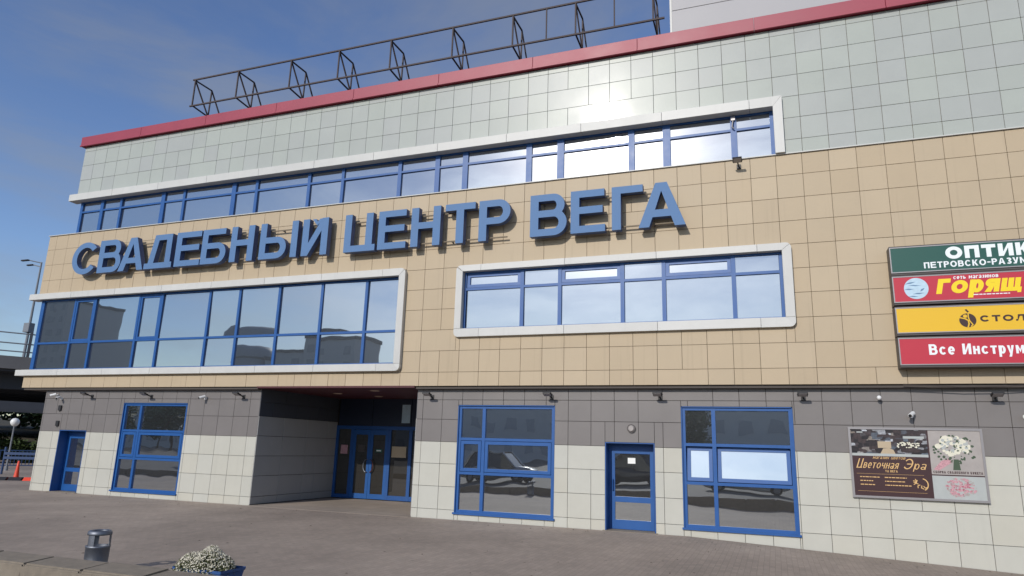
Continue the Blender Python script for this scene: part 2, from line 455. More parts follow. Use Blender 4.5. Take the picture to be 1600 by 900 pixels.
# ------------------------------------------------------------------ rectangles with openings
def subtract(rects, op):
    out = []
    for (x0, x1, z0, z1) in rects:
        a0, a1, b0, b1 = op
        if a1 <= x0 + 1e-6 or a0 >= x1 - 1e-6 or b1 <= z0 + 1e-6 or b0 >= z1 - 1e-6:
            out.append((x0, x1, z0, z1)); continue
        if a0 > x0: out.append((x0, a0, z0, z1))
        if a1 < x1: out.append((a1, x1, z0, z1))
        m0, m1 = max(x0, a0), min(x1, a1)
        if b0 > z0: out.append((m0, m1, z0, b0))
        if b1 < z1: out.append((m0, m1, b1, z1))
    return out
_pc = {}
def panel(name, x0, x1, z0, z1, y, m, parent, tilt=0.0011, gap=0.009, th=0.026):
    w, h = round(x1 - x0 - gap, 3), round(z1 - z0 - gap, 3)
    if w < 0.02 or h < 0.02: return
    k = (w, h, m.name)
    if k not in _pc:
        _pc[k] = MB().box(-w / 2, w / 2, 0, th, -h / 2, h / 2).mesh(name, m, 0.003)
    o = link(name, _pc[k], parent, ((x0 + x1) / 2, y + random.uniform(-0.0015, 0.0015), (z0 + z1) / 2))
    o.rotation_euler = (random.gauss(0, tilt), 0, random.gauss(0, tilt))
def clad(parent, name, m, x0, x1, xoff, zs, ops, y, merge=0.3, wide_from=6.3, mod=0.6, limit=300):
    todo = []
    n0 = math.floor((x0 - xoff) / mod)
    for z0, z1 in zip(zs, zs[1:]):
        cols = []; n = n0
        while xoff + n * mod < x1 - 0.01:
            k = 1
            a = xoff + n * mod
            if a > wide_from: k = 4
            elif random.random() < merge: k = 2
            cols.append((max(a, x0), min(a + k * mod, x1))); n += k
        for a, c in cols:
            rs = [(a, c, z0, z1)]
            for op in ops: rs = subtract(rs, op)
            todo += rs
    # the 300 that show largest from the street are pieces of their own; the rest are joined
    size = lambda r: (0 if r[0] > 6.2 else 1) * (r[1] - r[0]) * (r[3] - r[2]) / (((r[0] + r[1]) / 2) ** 2 + 292 + r[2] ** 2) ** 1.5
    todo.sort(key=size, reverse=True)
    for r in todo[:limit]: panel(name, *r, y, m, parent)
    if todo[limit:]:
        b = MB()
        for r in todo[limit:]:
            if r[1] - r[0] > 0.03 and r[3] - r[2] > 0.03: b.box(r[0] + .0045, r[1] - .0045, y, y + .026, r[2] + .0045, r[3] - .0045)
        stuff(b.build('small_panels', m, parent))
def backing(name, x0, x1, z0, z1, y0, y1, ops, m, parent):
    rs = [(x0, x1, z0, z1)]
    for op in ops: rs = subtract(rs, op)
    b = MB()
    for r in rs: b.box(r[0], r[1], y0, y1, r[2], r[3])
    return b.build(name, m, parent)

# ------------------------------------------------------------------ the building
XR = 9.0
bld = thing('shopping_centre', 'long three storey shopping centre clad in pale green, beige and grey tiles', 'building', (0, 0, 0))

OP_UP = (-24.3, 0.42, 9.19, 10.46)
OP_LM = (-25.3, -9.97, 4.12, 6.69)
OP_RM = (-7.96, 0.41, 5.05, 6.69)
GW = [(-20.39, -17.62, 0.16, 2.99), (-8.04, -5.29, 0.16, 2.99), (-2.09, 0.43, 0.16, 2.99)]
DOORS = [(-23.21, -21.93, -0.5, 2.05), (-3.97, -2.74, -0.5, 2.10)]
REC = (-14.75, -9.32, -0.6, 3.52)
YG = 0.22

upper = backing('upper_wall', -24.12, XR, 9.16, 12.7, 0.03, 0.36, [OP_UP], M['backing'], bld)
clad(upper, 'pale_panel', M['upper'], -24.15, XR, -0.769, [9.16, 9.535, 10.12, 10.705, 11.29, 11.875, 12.455, 12.64],
     [(-24.5, 0.60, 9.1, 10.68)], 0.0, 0.03)
middle = backing('middle_wall', -25.17, XR, 3.50, 9.15, 0.03, 0.36, [OP_LM, OP_RM], M['backing'], bld)
clad(middle, 'beige_panel', M['beige'], -25.2, XR, -8.60, [3.49, 3.87, 4.464, 5.056, 5.65, 6.243, 6.84, 7.43, 8.02, 8.61, 9.15],
     [(-25.6, -9.80, 3.94, 6.88), (-8.12, 0.59, 4.86, 6.84)], 0.0, 0.03)
gops = GW + DOORS + [REC]
lower = backing('ground_floor_wall', -24.17, XR, -0.8, 3.49, YG + 0.03, YG + 0.36, gops, M['backing_dark'], bld)
clad(lower, 'grey_panel', M['dark'], -24.2, XR, -8.53, [2.0, 2.6, 3.13, 3.50], gops, YG, 0.04)
clad(lower, 'white_panel', M['white'], -24.2, XR, -8.53, [-0.93, -0.345, 0.24, 0.83, 1.42, 2.0], gops, YG, 0.04)
# body of the building behind the facade
MB().box(-24.1, XR, 14.0, 14.3, -0.8, 12.6).box(-25.1, -24.8, 0.37, 14, 3.5, 9.14).box(-24.1, -23.8, 0.37, 14, 9.14, 12.6).box(-24.15, -23.85, 0.6, 14, -0.8, 3.49).box(XR - 0.3, XR, 0.6, 14, -0.8, 12.6).build('side_walls', M['beige'], bld)
MB().box(-25.15, XR, 0.37, 14, 9.05, 9.14).box(-24.1, XR, 0.3, 14.3, 12.45, 12.62).build('roof', M['backing_dark'], bld)
MB().box(-25.15, REC[0] - 0.02, 0.06, 14, 3.42, 3.498).box(REC[1] + 0.02, XR, 0.06, 14, 3.42, 3.498).build('overhang_soffit', M['backing_dark'], bld)
MB().box(-25.22, XR, -0.045, 0.3, 9.152, 9.175).build('ledge', M['trim'], bld)

# red parapet, in lengths
x = -24.32; k = 0
while x < XR:
    x1 = min(x + 3.05, XR)
    b = MB(); b.box(x + 0.004, x1 - 0.004, -0.10, 0.42, 12.66, 13.04).box(x + 0.004, x1 - 0.004, -0.135, -0.095, 12.64, 12.70)
    b.build('parapet_section', M['red'], bld, bevel=0.006); x = x1

# roof storey
tw = MB().box(-2.46, XR, 4.03, 13, 12.6, 23).build('roof_storey', M['backing'], bld)
for zi in range(7):
    z0 = 12.63 + zi * 1.3
    xx = -2.5
    while xx < XR - 0.1:
        panel('cladding_sheet', xx, min(xx + 5.9, XR), z0, z0 + 1.3, 4.0, M['tower'], tw, 0.0006, 0.02); xx += 5.9
panel('corner_strip', -2.56, -2.49, 12.6, 21.7, 3.99, M['trim'], tw, 0, 0.0)

# white window surrounds
def surround(ops_outer, ops_inner, open_left=False, bottom=True, y0=-0.10, rad=0.13):
    (X0, X1, Z0, Z1), (x0, x1, z0, z1) = ops_outer, ops_inner
    p = MB().box(X0 + 0.05 if not open_left else x0 + 0.4, X1 - 0.05, 0.0, 0.02, z1 + 0.02, Z1 - 0.03).build('window_surround', M['trim'], bld)
    def sec(poly): 
        MB().prism(poly, [], y0, 0.24).build('surround_section', M['trim'], p, bevel=0.006)
    def run(a, c, za, zb, step):
        n = max(1, round((c - a) / step)); d = (c - a) / n
        for i in range(n):
            sec([(a + i * d + 0.003, za), (a + (i + 1) * d - 0.003, za), (a + (i + 1) * d - 0.003, zb), (a + i * d + 0.003, zb)])
    L_ = 0.55
    arc = lambda cx, cz, a0, a1: [(cx + rad * math.cos(math.radians(a)), cz + rad * math.sin(math.radians(a))) for a in [a0 + (a1 - a0) * i / 6 for i in range(7)]]
    a = X0 if open_left else x0 + 0.003
    # mitred corners: horizontal stub + vertical leg
    g = 0.004
    sec([(x1 - L_, z1), (x1, z1), (X1 - rad * 0.29 - g, Z1 - rad * 0.29)] + arc(X1 - rad, Z1 - rad, 45, 90)[1:] + [(x1 - L_, Z1)])
    zlow = z0 if bottom else Z0
    top_leg = [(x1, zlow if not bottom else z0 + 0.0), (X1, zlow if not bottom else z0 + 0.0), ] + arc(X1 - rad, Z1 - rad, 0, 45)[:-1] + [(X1 - rad * 0.29, Z1 - rad * 0.29 - g), (x1, z1 - g)]
    sec(top_leg)
    run(a if open_left else x0 + L_, x1 - L_ - 0.003, z1, Z1, 2.25)
    if bottom:
        sec([(x1 - L_, z0), (x1 - L_, Z0)] + [q for q in arc(X1 - rad, Z0 + rad, 270, 315)] + [(X1 - rad * 0.29, Z0 + rad * 0.29), (x1, z0 - g)])
        sec([(x1, z0 - 2 * g)] + arc(X1 - rad, Z0 + rad, 315, 360) + [(X1, z0 - g), (x1, z0 - g)])
        run(a if open_left else x0 + L_, x1 - L_ - 0.003, Z0, z0, 2.25)
    if not open_left:
        sec([(x0 + L_, z1), (x0 + L_, Z1)] + arc(X0 + rad, Z1 - rad, 90, 135) + [(x0, z1)])
        sec([(x0, z1 - g), ] + arc(X0 + rad, Z1 - rad, 135, 180)[1:] + [(X0, z0 + g), (x0, z0 + g)])
        sec([(x0, z0), (X0, z0)] + arc(X0 + rad, Z0 + rad, 180, 270) + [(x0 + L_, Z0), (x0 + L_, z0)])
    return p
surround((-24.42, 0.63, 9.18, 10.71), (-24.0, 0.41, 9.18, 10.45), True, False, -0.11, 0.02)
surround((-25.52, -9.77, 3.91, 6.905), (-25.0, -9.98, 4.12, 6.69), True, True, -0.13, 0.15)
surround((-8.155, 0.625, 4.825, 6.865), (-7.955, 0.41, 5.055, 6.685), False, True, -0.10, 0.13)

# windows: frame mesh is the part, panes and sashes are its pieces
def bars(b, xs, zs, hw, y0, y1, span):
    (x0, x1, z0, z1) = span
    e = 0.0
    for i, x in enumerate(xs):
        w = hw[i] if isinstance(hw, (list, tuple)) else hw
        b.box(x - w, x + w, y0, y1, z0, z1)
    for z, w in zs:
        b.box(x0, x1, y0 + 0.004, y1 - 0.004, z - w, z + w)
def pane(parent, x0, x1, z0, z1, y, m, tilt=0.002, rx=0.0):
    o = MB().box(-(x1 - x0) / 2, (x1 - x0) / 2, 0, 0.008, -(z1 - z0) / 2, (z1 - z0) / 2).build('pane', m, parent, ((x0 + x1) / 2, y, (z0 + z1) / 2))
    o.rotation_euler = (rx + random.gauss(0, tilt), 0, random.gauss(0, tilt)); return o
def sash(parent, x0, x1, z0, z1, y, m, w=0.07, rx=0.0, hinge='bottom'):
    h = z1 - z0
    b = MB(); W = x1 - x0
    b.box(-W / 2, W / 2, -0.03, 0.04, 0, w).box(-W / 2, W / 2, -0.03, 0.04, h - w, h)
    b.box(-W / 2, -W / 2 + w, -0.03, 0.04, w, h - w).box(W / 2 - w, W / 2, -0.03, 0.04, w, h - w)
    b.box(-W / 2 + w, W / 2 - w, 0.008, 0.016, w, h - w)
    me = b.mesh('sash', [M['blue'], m])
    for p in me.polygons[-6:]: p.material_index = 1
    o = link('sash', me, parent, ((x0 + x1) / 2, y, z0))
    o.rotation_euler = (rx, 0, random.gauss(0, 0.0015)); return o

# top strip
yw = 0.20
mx = [-24.0, -22.94, -21.99, -19.95, -18.98, -16.78, -15.82, -13.71, -12.42, -10.36, -9.07, -8.15, -6.15, -5.21, -3.21, -2.27, -0.56, 0.37]
hw = [0.06, 0.075, 0.05, 0.085, 0.05, 0.085, 0.055, 0.055, 0.05, 0.06, 0.075, 0.085, 0.085, 0.10, 0.085, 0.10, 0.075, 0.05]
b = MB(); bars(b, mx, [(10.05, 0.032), (9.205, 0.02), (10.44, 0.03)], hw, yw - 0.05, yw + 0.05, (-24.05, 0.42, 9.185, 10.47))
w_up = b.build('window', M['blue'], bld)
w_up['label'] = 'long strip window of the top floor'
for i in range(len(mx) - 1):
    a, c = mx[i] + hw[i], mx[i + 1] - hw[i + 1]
    pane(w_up, a, c, 9.225, 10.018, yw, M['glass'], 0.007)
    pane(w_up, a, c, 10.082, 10.41, yw, M['glass'], 0.004, -0.01)
# left middle window, with a corner end
yw = 0.12
mx = [-25.0, -23.32, -22.32, -20.22, -19.2, -17.13, -15.9, -14.34, -12.74, -11.16, -10.02]
b = MB(); bars(b, mx, [(5.09, 0.035), (4.14, 0.03), (6.665, 0.035)], [0.085] + [0.045] * 9 + [0.04], yw - 0.05, yw + 0.05, (-25.08, -9.98, 4.115, 6.70))
b.box(-25.085, -24.915, 0.17, 0.9, 4.12, 6.69)
w_lm = b.build('window', M['blue'], bld)
w_lm['label'] = 'wide two row window of the middle floor under the first word'
for i in range(len(mx) - 1):
    a, c = mx[i] + (0.085 if i == 0 else 0.045), mx[i + 1] - 0.045
    pane(w_lm, a, c, 4.17, 5.055, yw, M['glass'], 0.005)
    if i in (1, 3): sash(w_lm, a + 0.004, c - 0.004, 5.13, 6.625, yw - 0.01, M['glass'], 0.075)
    else: pane(w_lm, a, c, 5.125, 6.63, yw, M['glass'], 0.008)
# right middle window
yw = 0.12
mx = [-7.93, -6.23, -5.16, -3.47, -2.41, -0.72, 0.38]
b = MB(); bars(b, mx, [(6.2, 0.035), (5.075, 0.022), (6.665, 0.03)], [0.03] + [0.05] * 5 + [0.045], yw - 0.05, yw + 0.05, (-7.955, 0.41, 5.06, 6.685))
w_rm = b.build('window', M['blue'], bld)
w_rm['label'] = 'middle floor window in a closed white rounded surround'
for i in range(6):
    a, c = mx[i] + 0.05, mx[i + 1] - 0.05
    pane(w_rm, a, c, 5.10, 6.163, yw, M['glass'], 0.007)
    if i in (0, 2, 4): sash(w_rm, a + 0.004, c - 0.004, 6.24, 6.63, yw - 0.012, M['glass'], 0.085, -0.03)
    else: pane(w_rm, a, c, 6.238, 6.633, yw, M['glass'], 0.003, -0.008)
# shop windows of the ground floor
for wi, (x0, x1, z0, z1) in enumerate(GW):
    y = YG + 0.09
    xm = x0 + 0.75
    b = MB()
    bars(b, [x0 + 0.045, xm, x1 - 0.045], [(2.09, 0.035), (1.2, 0.035), (z0 + 0.05, 0.05), (z1 - 0.045, 0.045)], 0.045, y - 0.05, y + 0.06, (x0, x1, z0, z1))
    b.box(x0 - 0.03, x1 + 0.03, YG - 0.05, y - 0.05, z0 - 0.015, z0 + 0.03)      # sill
    b.box(x0 - 0.001, x0 + 0.02, YG + 0.0, y - 0.05, z0 + 0.03, z1).box(x1 - 0.02, x1 + 0.001, YG, y - 0.05, z0 + 0.03, z1).box(x0, x1, YG, y - 0.05, z1 - 0.02, z1 + 0.001)
    w = b.build('window', M['blue'], bld)
    w['label'] = ['shop window beside the far door', 'shop window between entrance and single door', 'shop window with tilted sashes beside the poster'][wi]
    for a, c in ((x0 + 0.09, xm - 0.045), (xm + 0.045, x1 - 0.09)):
        pane(w, a, c, 2.125, z1 - 0.09, y, M['glass_low'], 0.003)
        pane(w, a, c, z0 + 0.1, 1.165, y, M['glass_low'], 0.003)
        t = wi == 2
        sash(w, a + 0.012, c - 0.012, 1.247, 2.043, y - 0.02 + (0.03 if t else 0), M['glass_low'], 0.085, -0.10 if t else 0.0)
        if t: MB().box(a, c, y + 0.2, y + 0.22, 1.235, 2.055).build('opening_shade_sheet', M['black'], w)  # added black sheet, the dark of the opening behind the tilted sash
# single doors
def door(x0, x1, z1, depth, label, hinge_right):
    yd = YG + depth; z0 = -0.02
    b = MB()
    b.box(x0, x0 + 0.025, YG + 0.001, yd + 0.08, z0, z1).box(x1 - 0.025, x1, YG + 0.001, yd + 0.08, z0, z1).box(x0 + 0.025, x1 - 0.025, YG + 0.001, yd + 0.08, z1 - 0.025, z1)
    b.box(x0 + 0.025, x1 - 0.025, yd + 0.045, yd + 0.08, z0, z1 - 0.025)
    b.box(x0 + 0.026, x0 + 0.085, yd - 0.03, yd + 0.044, z0, z1 - 0.026).box(x1 - 0.085, x1 - 0.026, yd - 0.03, yd + 0.044, z0, z1 - 0.026).box(x0 + 0.085, x1 - 0.085, yd - 0.03, yd + 0.044, z1 - 0.2, z1 - 0.026)
    d = b.build('door', M['blue2'], bld); d['label'] = label
    a, c, h = x0 + 0.09, x1 - 0.09, z1 - 0.21
    l = MB(); s = 0.085
    l.box(a, a + s, yd - 0.02, yd + 0.03, 0.02, h).box(c - s, c, yd - 0.02, yd + 0.03, 0.02, h)
    for p, q in ((0.02, 0.24), (0.66, 0.79), (h - 0.06, h)): l.box(a + s, c - s, yd - 0.018, yd + 0.028, p, q)
    l.build('door_leaf', M['blue'], d)
    pane(d, a + s, c - s, 0.24, 0.66, yd + 0.006, M['glass_low'], 0.002)
    pane(d, a + s, c - s, 0.79, h - 0.06, yd + 0.006, M['glass_low'], 0.002)
    hx = (a + 0.04) if not hinge_right else (c - 0.04)
    MB().path([(hx, yd - 0.02, 0.92), (hx, yd - 0.08, 0.95), (hx, yd - 0.08, 1.17), (hx, yd - 0.02, 1.2)], 0.012, 8).build('handle', M['blue2'], d)
    MB().box(x0 - 0.05, x1 + 0.05, YG - 0.1, yd + 0.1, -0.3, 0.012).build('threshold', M['concrete'], d, bevel=0.006)
    return d, yd
d1, yd1 = door(-23.21, -21.93, 2.05, 0.36, 'blue glazed door at the far corner', True)
d2, yd2 = door(-3.97, -2.74, 2.10, 0.36, 'blue glazed door with paper notice', False)
MB().box(-3.47, -3.28, yd2 - 0.004, yd2 + 0.0045, 1.59, 1.73).build('notice', M['paper'], d2)
MB().box(-22.35, -22.24, yd1 - 0.004, yd1 + 0.0045, 1.50, 1.62).box(-22.33, -22.22, yd1 - 0.003, yd1 + 0.0045, 1.32, 1.42).build('notice', M['paper'], d1)

# entrance recess
RY = 4.4
x0, x1 = REC[0], REC[1]
rec = MB().box(x0 - 0.25, x0 - 0.03, YG + 0.37, RY + 0.3, -0.5, 3.45).box(x1 + 0.03, x1 + 0.25, YG + 0.37, RY + 0.3, -0.5, 3.45).build('entrance_recess', M['backing_dark'], bld)
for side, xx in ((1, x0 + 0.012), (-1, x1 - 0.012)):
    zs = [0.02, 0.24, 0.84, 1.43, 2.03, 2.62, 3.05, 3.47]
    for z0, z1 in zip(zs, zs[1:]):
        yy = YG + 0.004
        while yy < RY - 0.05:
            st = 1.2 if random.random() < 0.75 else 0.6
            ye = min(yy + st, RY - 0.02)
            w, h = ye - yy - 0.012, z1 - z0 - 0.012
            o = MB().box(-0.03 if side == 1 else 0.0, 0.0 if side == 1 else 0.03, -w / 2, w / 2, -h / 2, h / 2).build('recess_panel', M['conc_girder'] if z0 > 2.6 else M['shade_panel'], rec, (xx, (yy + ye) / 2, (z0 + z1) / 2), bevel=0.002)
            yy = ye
sf = MB().box(x0, x1, 0.005, RY + 0.3, 3.45, 3.50).box(x0, x1, -0.002, 0.03, 3.478, 3.503).build('recess_soffit', M['soffit'], bld)
for lx, ly in ((-13.2, 2.0), (-11.2, 1.0), (-12.4, 3.2), (-10.4, 2.6)):
    MB().lathe([(0.0, 3.436), (0.10, 3.436), (0.14, 3.442), (0.15, 3.4495)], 20, (lx, ly, 0)).build('downlight', M['lampdisc'], sf)
fl = MB().box(x0 + 0.002, x1 - 0.002, 0.05, RY + 0.3, -0.4, 0.005).build('entrance_floor', M['slab'], bld)
# glazed screen at the back of the recess: frames, leaves, glass
sc_ = MB()
sx = [-14.70, -14.06, -12.55, -11.72, -9.36]
for xx in sx: sc_.box(xx - 0.06, xx + 0.06, RY - 0.05, RY + 0.07, 0.03, 2.5)
sc_.box(-14.7, -9.36, RY - 0.046, RY + 0.066, 2.38, 2.5).box(-14.7, -14.06, RY - 0.046, RY + 0.066, 0.03, 0.15).box(-12.55, -9.36, RY - 0.046, RY + 0.066, 0.03, 0.18)
scr = sc_.build('entrance_screen', M['blue2'], bld)
for a, c, z0, z1 in ((-14.64, -14.12, 0.15, 2.38), (-12.49, -11.78, 0.18, 2.38), (-11.66, -9.42, 0.18, 2.38)):
    pane(scr, a, c, z0, z1, RY, M['glass_door'], 0.001)
for a, c in ((-14.7, -13.31), (-13.3, -11.75), (-11.74, -9.36)): MB().box(a + .004, c - .004, RY - .02, RY + .05, 2.504, 3.448).build('transom_shade_panel', M['navy'], scr, bevel=.004)  # shade over the upper screen put into dark navy panels
MB().box(-12.12, -11.80, RY - 0.03, RY - 0.0205, 2.62, 3.25).build('notice', M['skyblue'], scr)  # stands for the small lighter window over the doors, brightness put into pale blue
for k, (a, c) in enumerate(((-14.0, -13.31), (-13.30, -12.61))):
    lf = MB(); s = 0.1
    lf.box(a, a + s, RY - 0.04, RY + 0.02, 0.035, 2.37).box(c - s, c, RY - 0.04, RY + 0.02, 0.035, 2.37).box(a + s, c - s, RY - 0.037, RY + 0.017, 0.035, 0.2).box(a + s, c - s, RY - 0.037, RY + 0.017, 2.2, 2.37)
    leaf = lf.build('entrance_door_leaf', M['blue'], bld)
    pane(leaf, a + s, c - s, 0.2, 2.2, RY - 0.015, M['glass_door'], 0.001)
    sgn = -1 if k == 0 else 1
    cx = c - 0.05 if k == 0 else a + 0.05
    pts = [(cx + sgn * 0.14 * math.sin(t), RY - 0.10 if 0.25 < t < 2.9 else RY - 0.04, 1.14 + 0.22 * math.cos(t)) for t in [math.pi * i / 12 for i in range(13)]]
    MB().path(pts, 0.016, 8).build('handle', M['soffit'] if k else M['metal'], leaf)
    MB().box((a + c) / 2 - 0.13, (a + c) / 2 + 0.13, RY - 0.026, RY - 0.02, 1.60, 1.72 if k else 1.85).build('notice', M['sgreen'] if k else M['scase'], leaf)
    if k: MB().box((a + c) / 2 - 0.09, (a + c) / 2 + 0.09, RY - 0.029, RY - 0.0262, 1.64, 1.68).build('notice_print', M['paper'], leaf)
MB().box(-14.52, -14.24, RY - 0.016, RY - 0.008, 1.52, 1.83).build('notice', M['ppink'], scr)
MB().box(-12.44, -11.88, RY - 0.02, RY - 0.008, 1.45, 1.82).build('notice', M['beige'], scr)
MB().box(-14.7, -9.36, RY + 3.5, RY + 3.6, 0.03, 3.45).build('hall_wall', M['navy'], bld)

# ------------------------------------------------------------------ letters
def arc(cx, cz, rx, rz, a0, a1, n=14):
    return [(cx + rx * math.cos(math.radians(a0 + (a1 - a0) * i / n)), cz + rz * math.sin(math.radians(a0 + (a1 - a0) * i / n))) for i in range(n + 1)]
def ribbon(pts, s):
    """constant-width strip along a polyline, as one polygon"""
    L_, R_ = [], []
    n = len(pts)
    for i, p in enumerate(pts):
        p = Vector(p)
        d0 = (p - Vector(pts[i - 1])).normalized() if i > 0 else None
        d1 = (Vector(pts[i + 1]) - p).normalized() if i < n - 1 else None
        d0 = d0 or d1; d1 = d1 or d0
        t = (d0 + d1)
        t = t.normalized() if t.length > 1e-6 else d1
        nn = Vector((-t.y, t.x)); k = 1 / max(0.35, nn.dot(Vector((-d1.y, d1.x))))
        L_.append(tuple(p + nn * (s / 2 * k))); R_.append(tuple(p - nn * (s / 2 * k)))
    return R_ + L_[::-1]
def rect(a, c, d, e): return [(a, d), (c, d), (c, e), (a, e)]
def glyph(ch, w, H, s, t):
    """list of (outer, holes); w,H = size, s = stem, t = bar"""
    m = H * 0.53
    G = lambda o, *h: (o, list(h))
    if ch == 'Е': return [G([(0, 0), (w, 0), (w, t), (s, t), (s, m - t / 2), (w * .93, m - t / 2), (w * .93, m + t / 2), (s, m + t / 2), (s, H - t), (w * .98, H - t), (w * .98, H), (0, H)])]
    if ch == 'Н': return [G([(0, 0), (s, 0), (s, m - t / 2), (w - s, m - t / 2), (w - s, 0), (w, 0), (w, H), (w - s, H), (w - s, m + t / 2), (s, m + t / 2), (s, H), (0, H)])]
    if ch == 'Г': return [G([(0, 0), (s, 0), (s, H - t), (w, H - t), (w, H), (0, H)])]
    if ch == 'П': return [G([(0, 0), (s, 0), (s, H - t), (w - s, H - t), (w - s, 0), (w, 0), (w, H), (0, H)])]
    if ch == 'Т': return [G([(w / 2 - s / 2, 0), (w / 2 + s / 2, 0), (w / 2 + s / 2, H - t), (w, H - t), (w, H), (0, H), (0, H - t), (w / 2 - s / 2, H - t)])]
    if ch == 'Ц': return [G([(0, 0), (w, 0), (w, t), (w * .9, t), (w * .9, H), (w * .9 - s, H), (w * .9 - s, t), (s, t), (s, H), (0, H)])]
    if ch == 'Щ':
        q = w * .92; c = q / 2
        return [G([(0, 0), (q - s * .4, 0), (q - s * .4, -H * .12), (w, -H * .12), (w, t), (q, t), (q, H), (q - s, H), (q - s, t), (c + s / 2, t), (c + s / 2, H), (c - s / 2, H), (c - s / 2, t), (s, t), (s, H), (0, H)])]
    if ch == 'Ч': return [G([(w - s, 0), (w, 0), (w, H), (w - s, H), (w - s, m), (s * 1.2, m), (s, m + t * .4), (s, H), (0, H), (0, m - t * .2), (s * .5, m - t), (w - s, m - t)])]
    if ch == 'Р':
        r = (H - H * .40) / 2; c = H - r
        return [G([(0, 0), (s, 0), (s, H * .40)] + arc(w - r, c, r, r, -90, 90) + [(0, H)], [(s, H * .40 + t), (s, H - t)][::-1] + arc(w - r, c, r - s * .95, r - t, -90, 90))]
    if ch in 'ЬБ':
        zt = H * .60; r = zt / 2
        o = [(0, 0)] + arc(w - r, r, r, r, -90, 90) + [(s, zt)]
        o += [(s, H - t), (w * .93, H - t), (w * .93, H), (0, H)] if ch == 'Б' else [(s, H), (0, H)]
        return [G(o, [(s, zt - t), (s, t)] + arc(w - r, r, r - s * .95, r - t, -90, 90))]
    if ch == 'Ы':
        g1 = glyph('Ь', w - s * 1.75, H, s, t)
        return g1 + [G(rect(w - s, w, 0, H))]
    if ch == 'В':
        r1 = (H - m + t * .0) / 2; ru = (H - m + t / 2) / 2; rl = (m + t / 2) / 2
        cu, cl = H - ru, rl; wu = w * .94
        zi = m
        ua = [p for p in arc(wu - ru, cu, ru, ru, -90, 90) if p[1] > zi - 0.0]
        la = [p for p in arc(w - rl, cl, rl, rl, -90, 90) if p[1] < zi + 0.0]
        return [G([(0, 0)] + la + ua + [(0, H)],
                  [(s, m + t / 2), ] + arc(wu - ru, (m + t / 2 + H - t) / 2, ru - s * .95, (H - t - m - t / 2) / 2, -90, 90) + [(s, H - t)],
                  [(s, t)] + arc(w - rl, (t + m - t / 2) / 2, rl - s * .95, (m - t / 2 - t) / 2, -90, 90) + [(s, m - t / 2)])]
    if ch == 'А':
        f = s * 1.15; a0, a1 = w / 2 - s * .62, w / 2 + s * .62
        xl = lambda z: a0 * z / H; k = a0 / H
        zb0, zb1 = H * .22, H * .22 + t
        il = lambda z: f + (w / 2 - f) * z / (H * 0.80)
        return [G([(0, 0), (f, 0), (il(zb0), zb0), (w - il(zb0), zb0), (w - f, 0), (w, 0), (a1, H), (a0, H)],
                  [(il(zb1), zb1), (w - il(zb1), zb1), (w / 2 + 0.004, H * .80), (w / 2 - 0.004, H * .80)])]
    if ch == 'Д':
        a0 = w * .30
        return [G([(0, 0), (w, 0), (w, t), (w * .93, t), (w * .93, H), (a0, H), (w * .13, t), (0, t)],
                  [(w * .13 + s * 1.05, t), (w * .93 - s, t), (w * .93 - s, H - t), (a0 + s * .82, H - t)])]
    if ch == 'Л':
        return [G([(0, 0), (s * .8, 0), (w * .34 + s * .5, H - t), (w - s, H - t), (w - s, 0), (w, 0), (w, H), (w * .26, H), (w * .18, t), (0, t)])]
    if ch in 'ИЙ':
        o = [G([(0, 0), (s * 1.0, 0), (w - s, H * .66), (w - s, 0), (w, 0), (w, H), (w - s, H), (s, H * .34), (s, H), (0, H)])]
        if ch == 'Й': o.append(G([(w * .36, H * .985), (w * .56, H * .80), (w * .80, H * .985), (w * .66, H * .985), (w * .57, H * .91), (w * .50, H * .985)]))
        return o
    if ch == 'М': return [G([(0, 0), (s, 0), (s, H * .62), (w / 2, H * .12), (w - s, H * .62), (w - s, 0), (w, 0), (w, H), (w - s, H), (w / 2, H * .45), (s, H), (0, H)])]
    if ch == 'К': return [G([(0, 0), (s, 0), (s, H * .38), (s * 1.3, H * .42), (w - s * 1.25, 0), (w, 0), (s * 2.0, H * .58), (w * .97, H), (w * .97 - s * 1.2, H), (s, H * .56), (s, H), (0, H)])]
    if ch == 'У': return [G([(w * .30, 0), (w * .30 + s * 1.1, 0), (w, H), (w - s * 1.1, H), (w * .5 + s * .1, H * .42), (s * 1.1, H), (0, H), (w * .5 - s * .52, H * .24), (w * .36, t * .9), (w * .1, t * .9), (w * .1, 0)])]
    if ch == 'О': return [G(arc(w / 2, H / 2, w / 2, H / 2, 0, 355, 40), arc(w / 2, H / 2, w / 2 - s, H / 2 - t, 0, 355, 40))]
    if ch == 'С':
        o = arc(w / 2, H / 2, w / 2, H / 2, 38, 322, 36); i = arc(w / 2, H / 2, w / 2 - s, H / 2 - t, 322, 38, 36)
        return [G(o + i)]
    if ch == 'Э':
        o = arc(w / 2, H / 2, w / 2, H / 2, -142, 142, 36); i = arc(w / 2, H / 2, w / 2 - s, H / 2 - t, 142, -142, 36)
        return [G(o + i), G(rect(w * .35, w - s * .8, H / 2 - t * .45, H / 2 + t * .45))]
    if ch == 'З':
        r = s * .9
        p = arc(w / 2, H * .75, w / 2 - r / 2, H * .25 - r / 2, 150, -80, 14) + arc(w / 2, H * .27, w / 2 - r / 2, H * .27 - r / 2, 80, -150, 14)
        return [G(ribbon(p, r))]
    if ch == 'Я':
        r = (H * .60) / 2; c = H - r
        mir = lambda P: [(w - x, z) for x, z in P][::-1]
        return [G(mir([(0, 0), (s, 0), (s, H * .40)] + arc(w - r, c, r, r, -90, 90) + [(0, H)]), mir([(s, H - t), (s, H * .40 + t)] + arc(w - r, c, r - s * .95, r - t, -90, 90))),
                G([(0, 0), (s * 1.2, 0), (w * .62, H * .41), (w * .62 - s, H * .41)])]
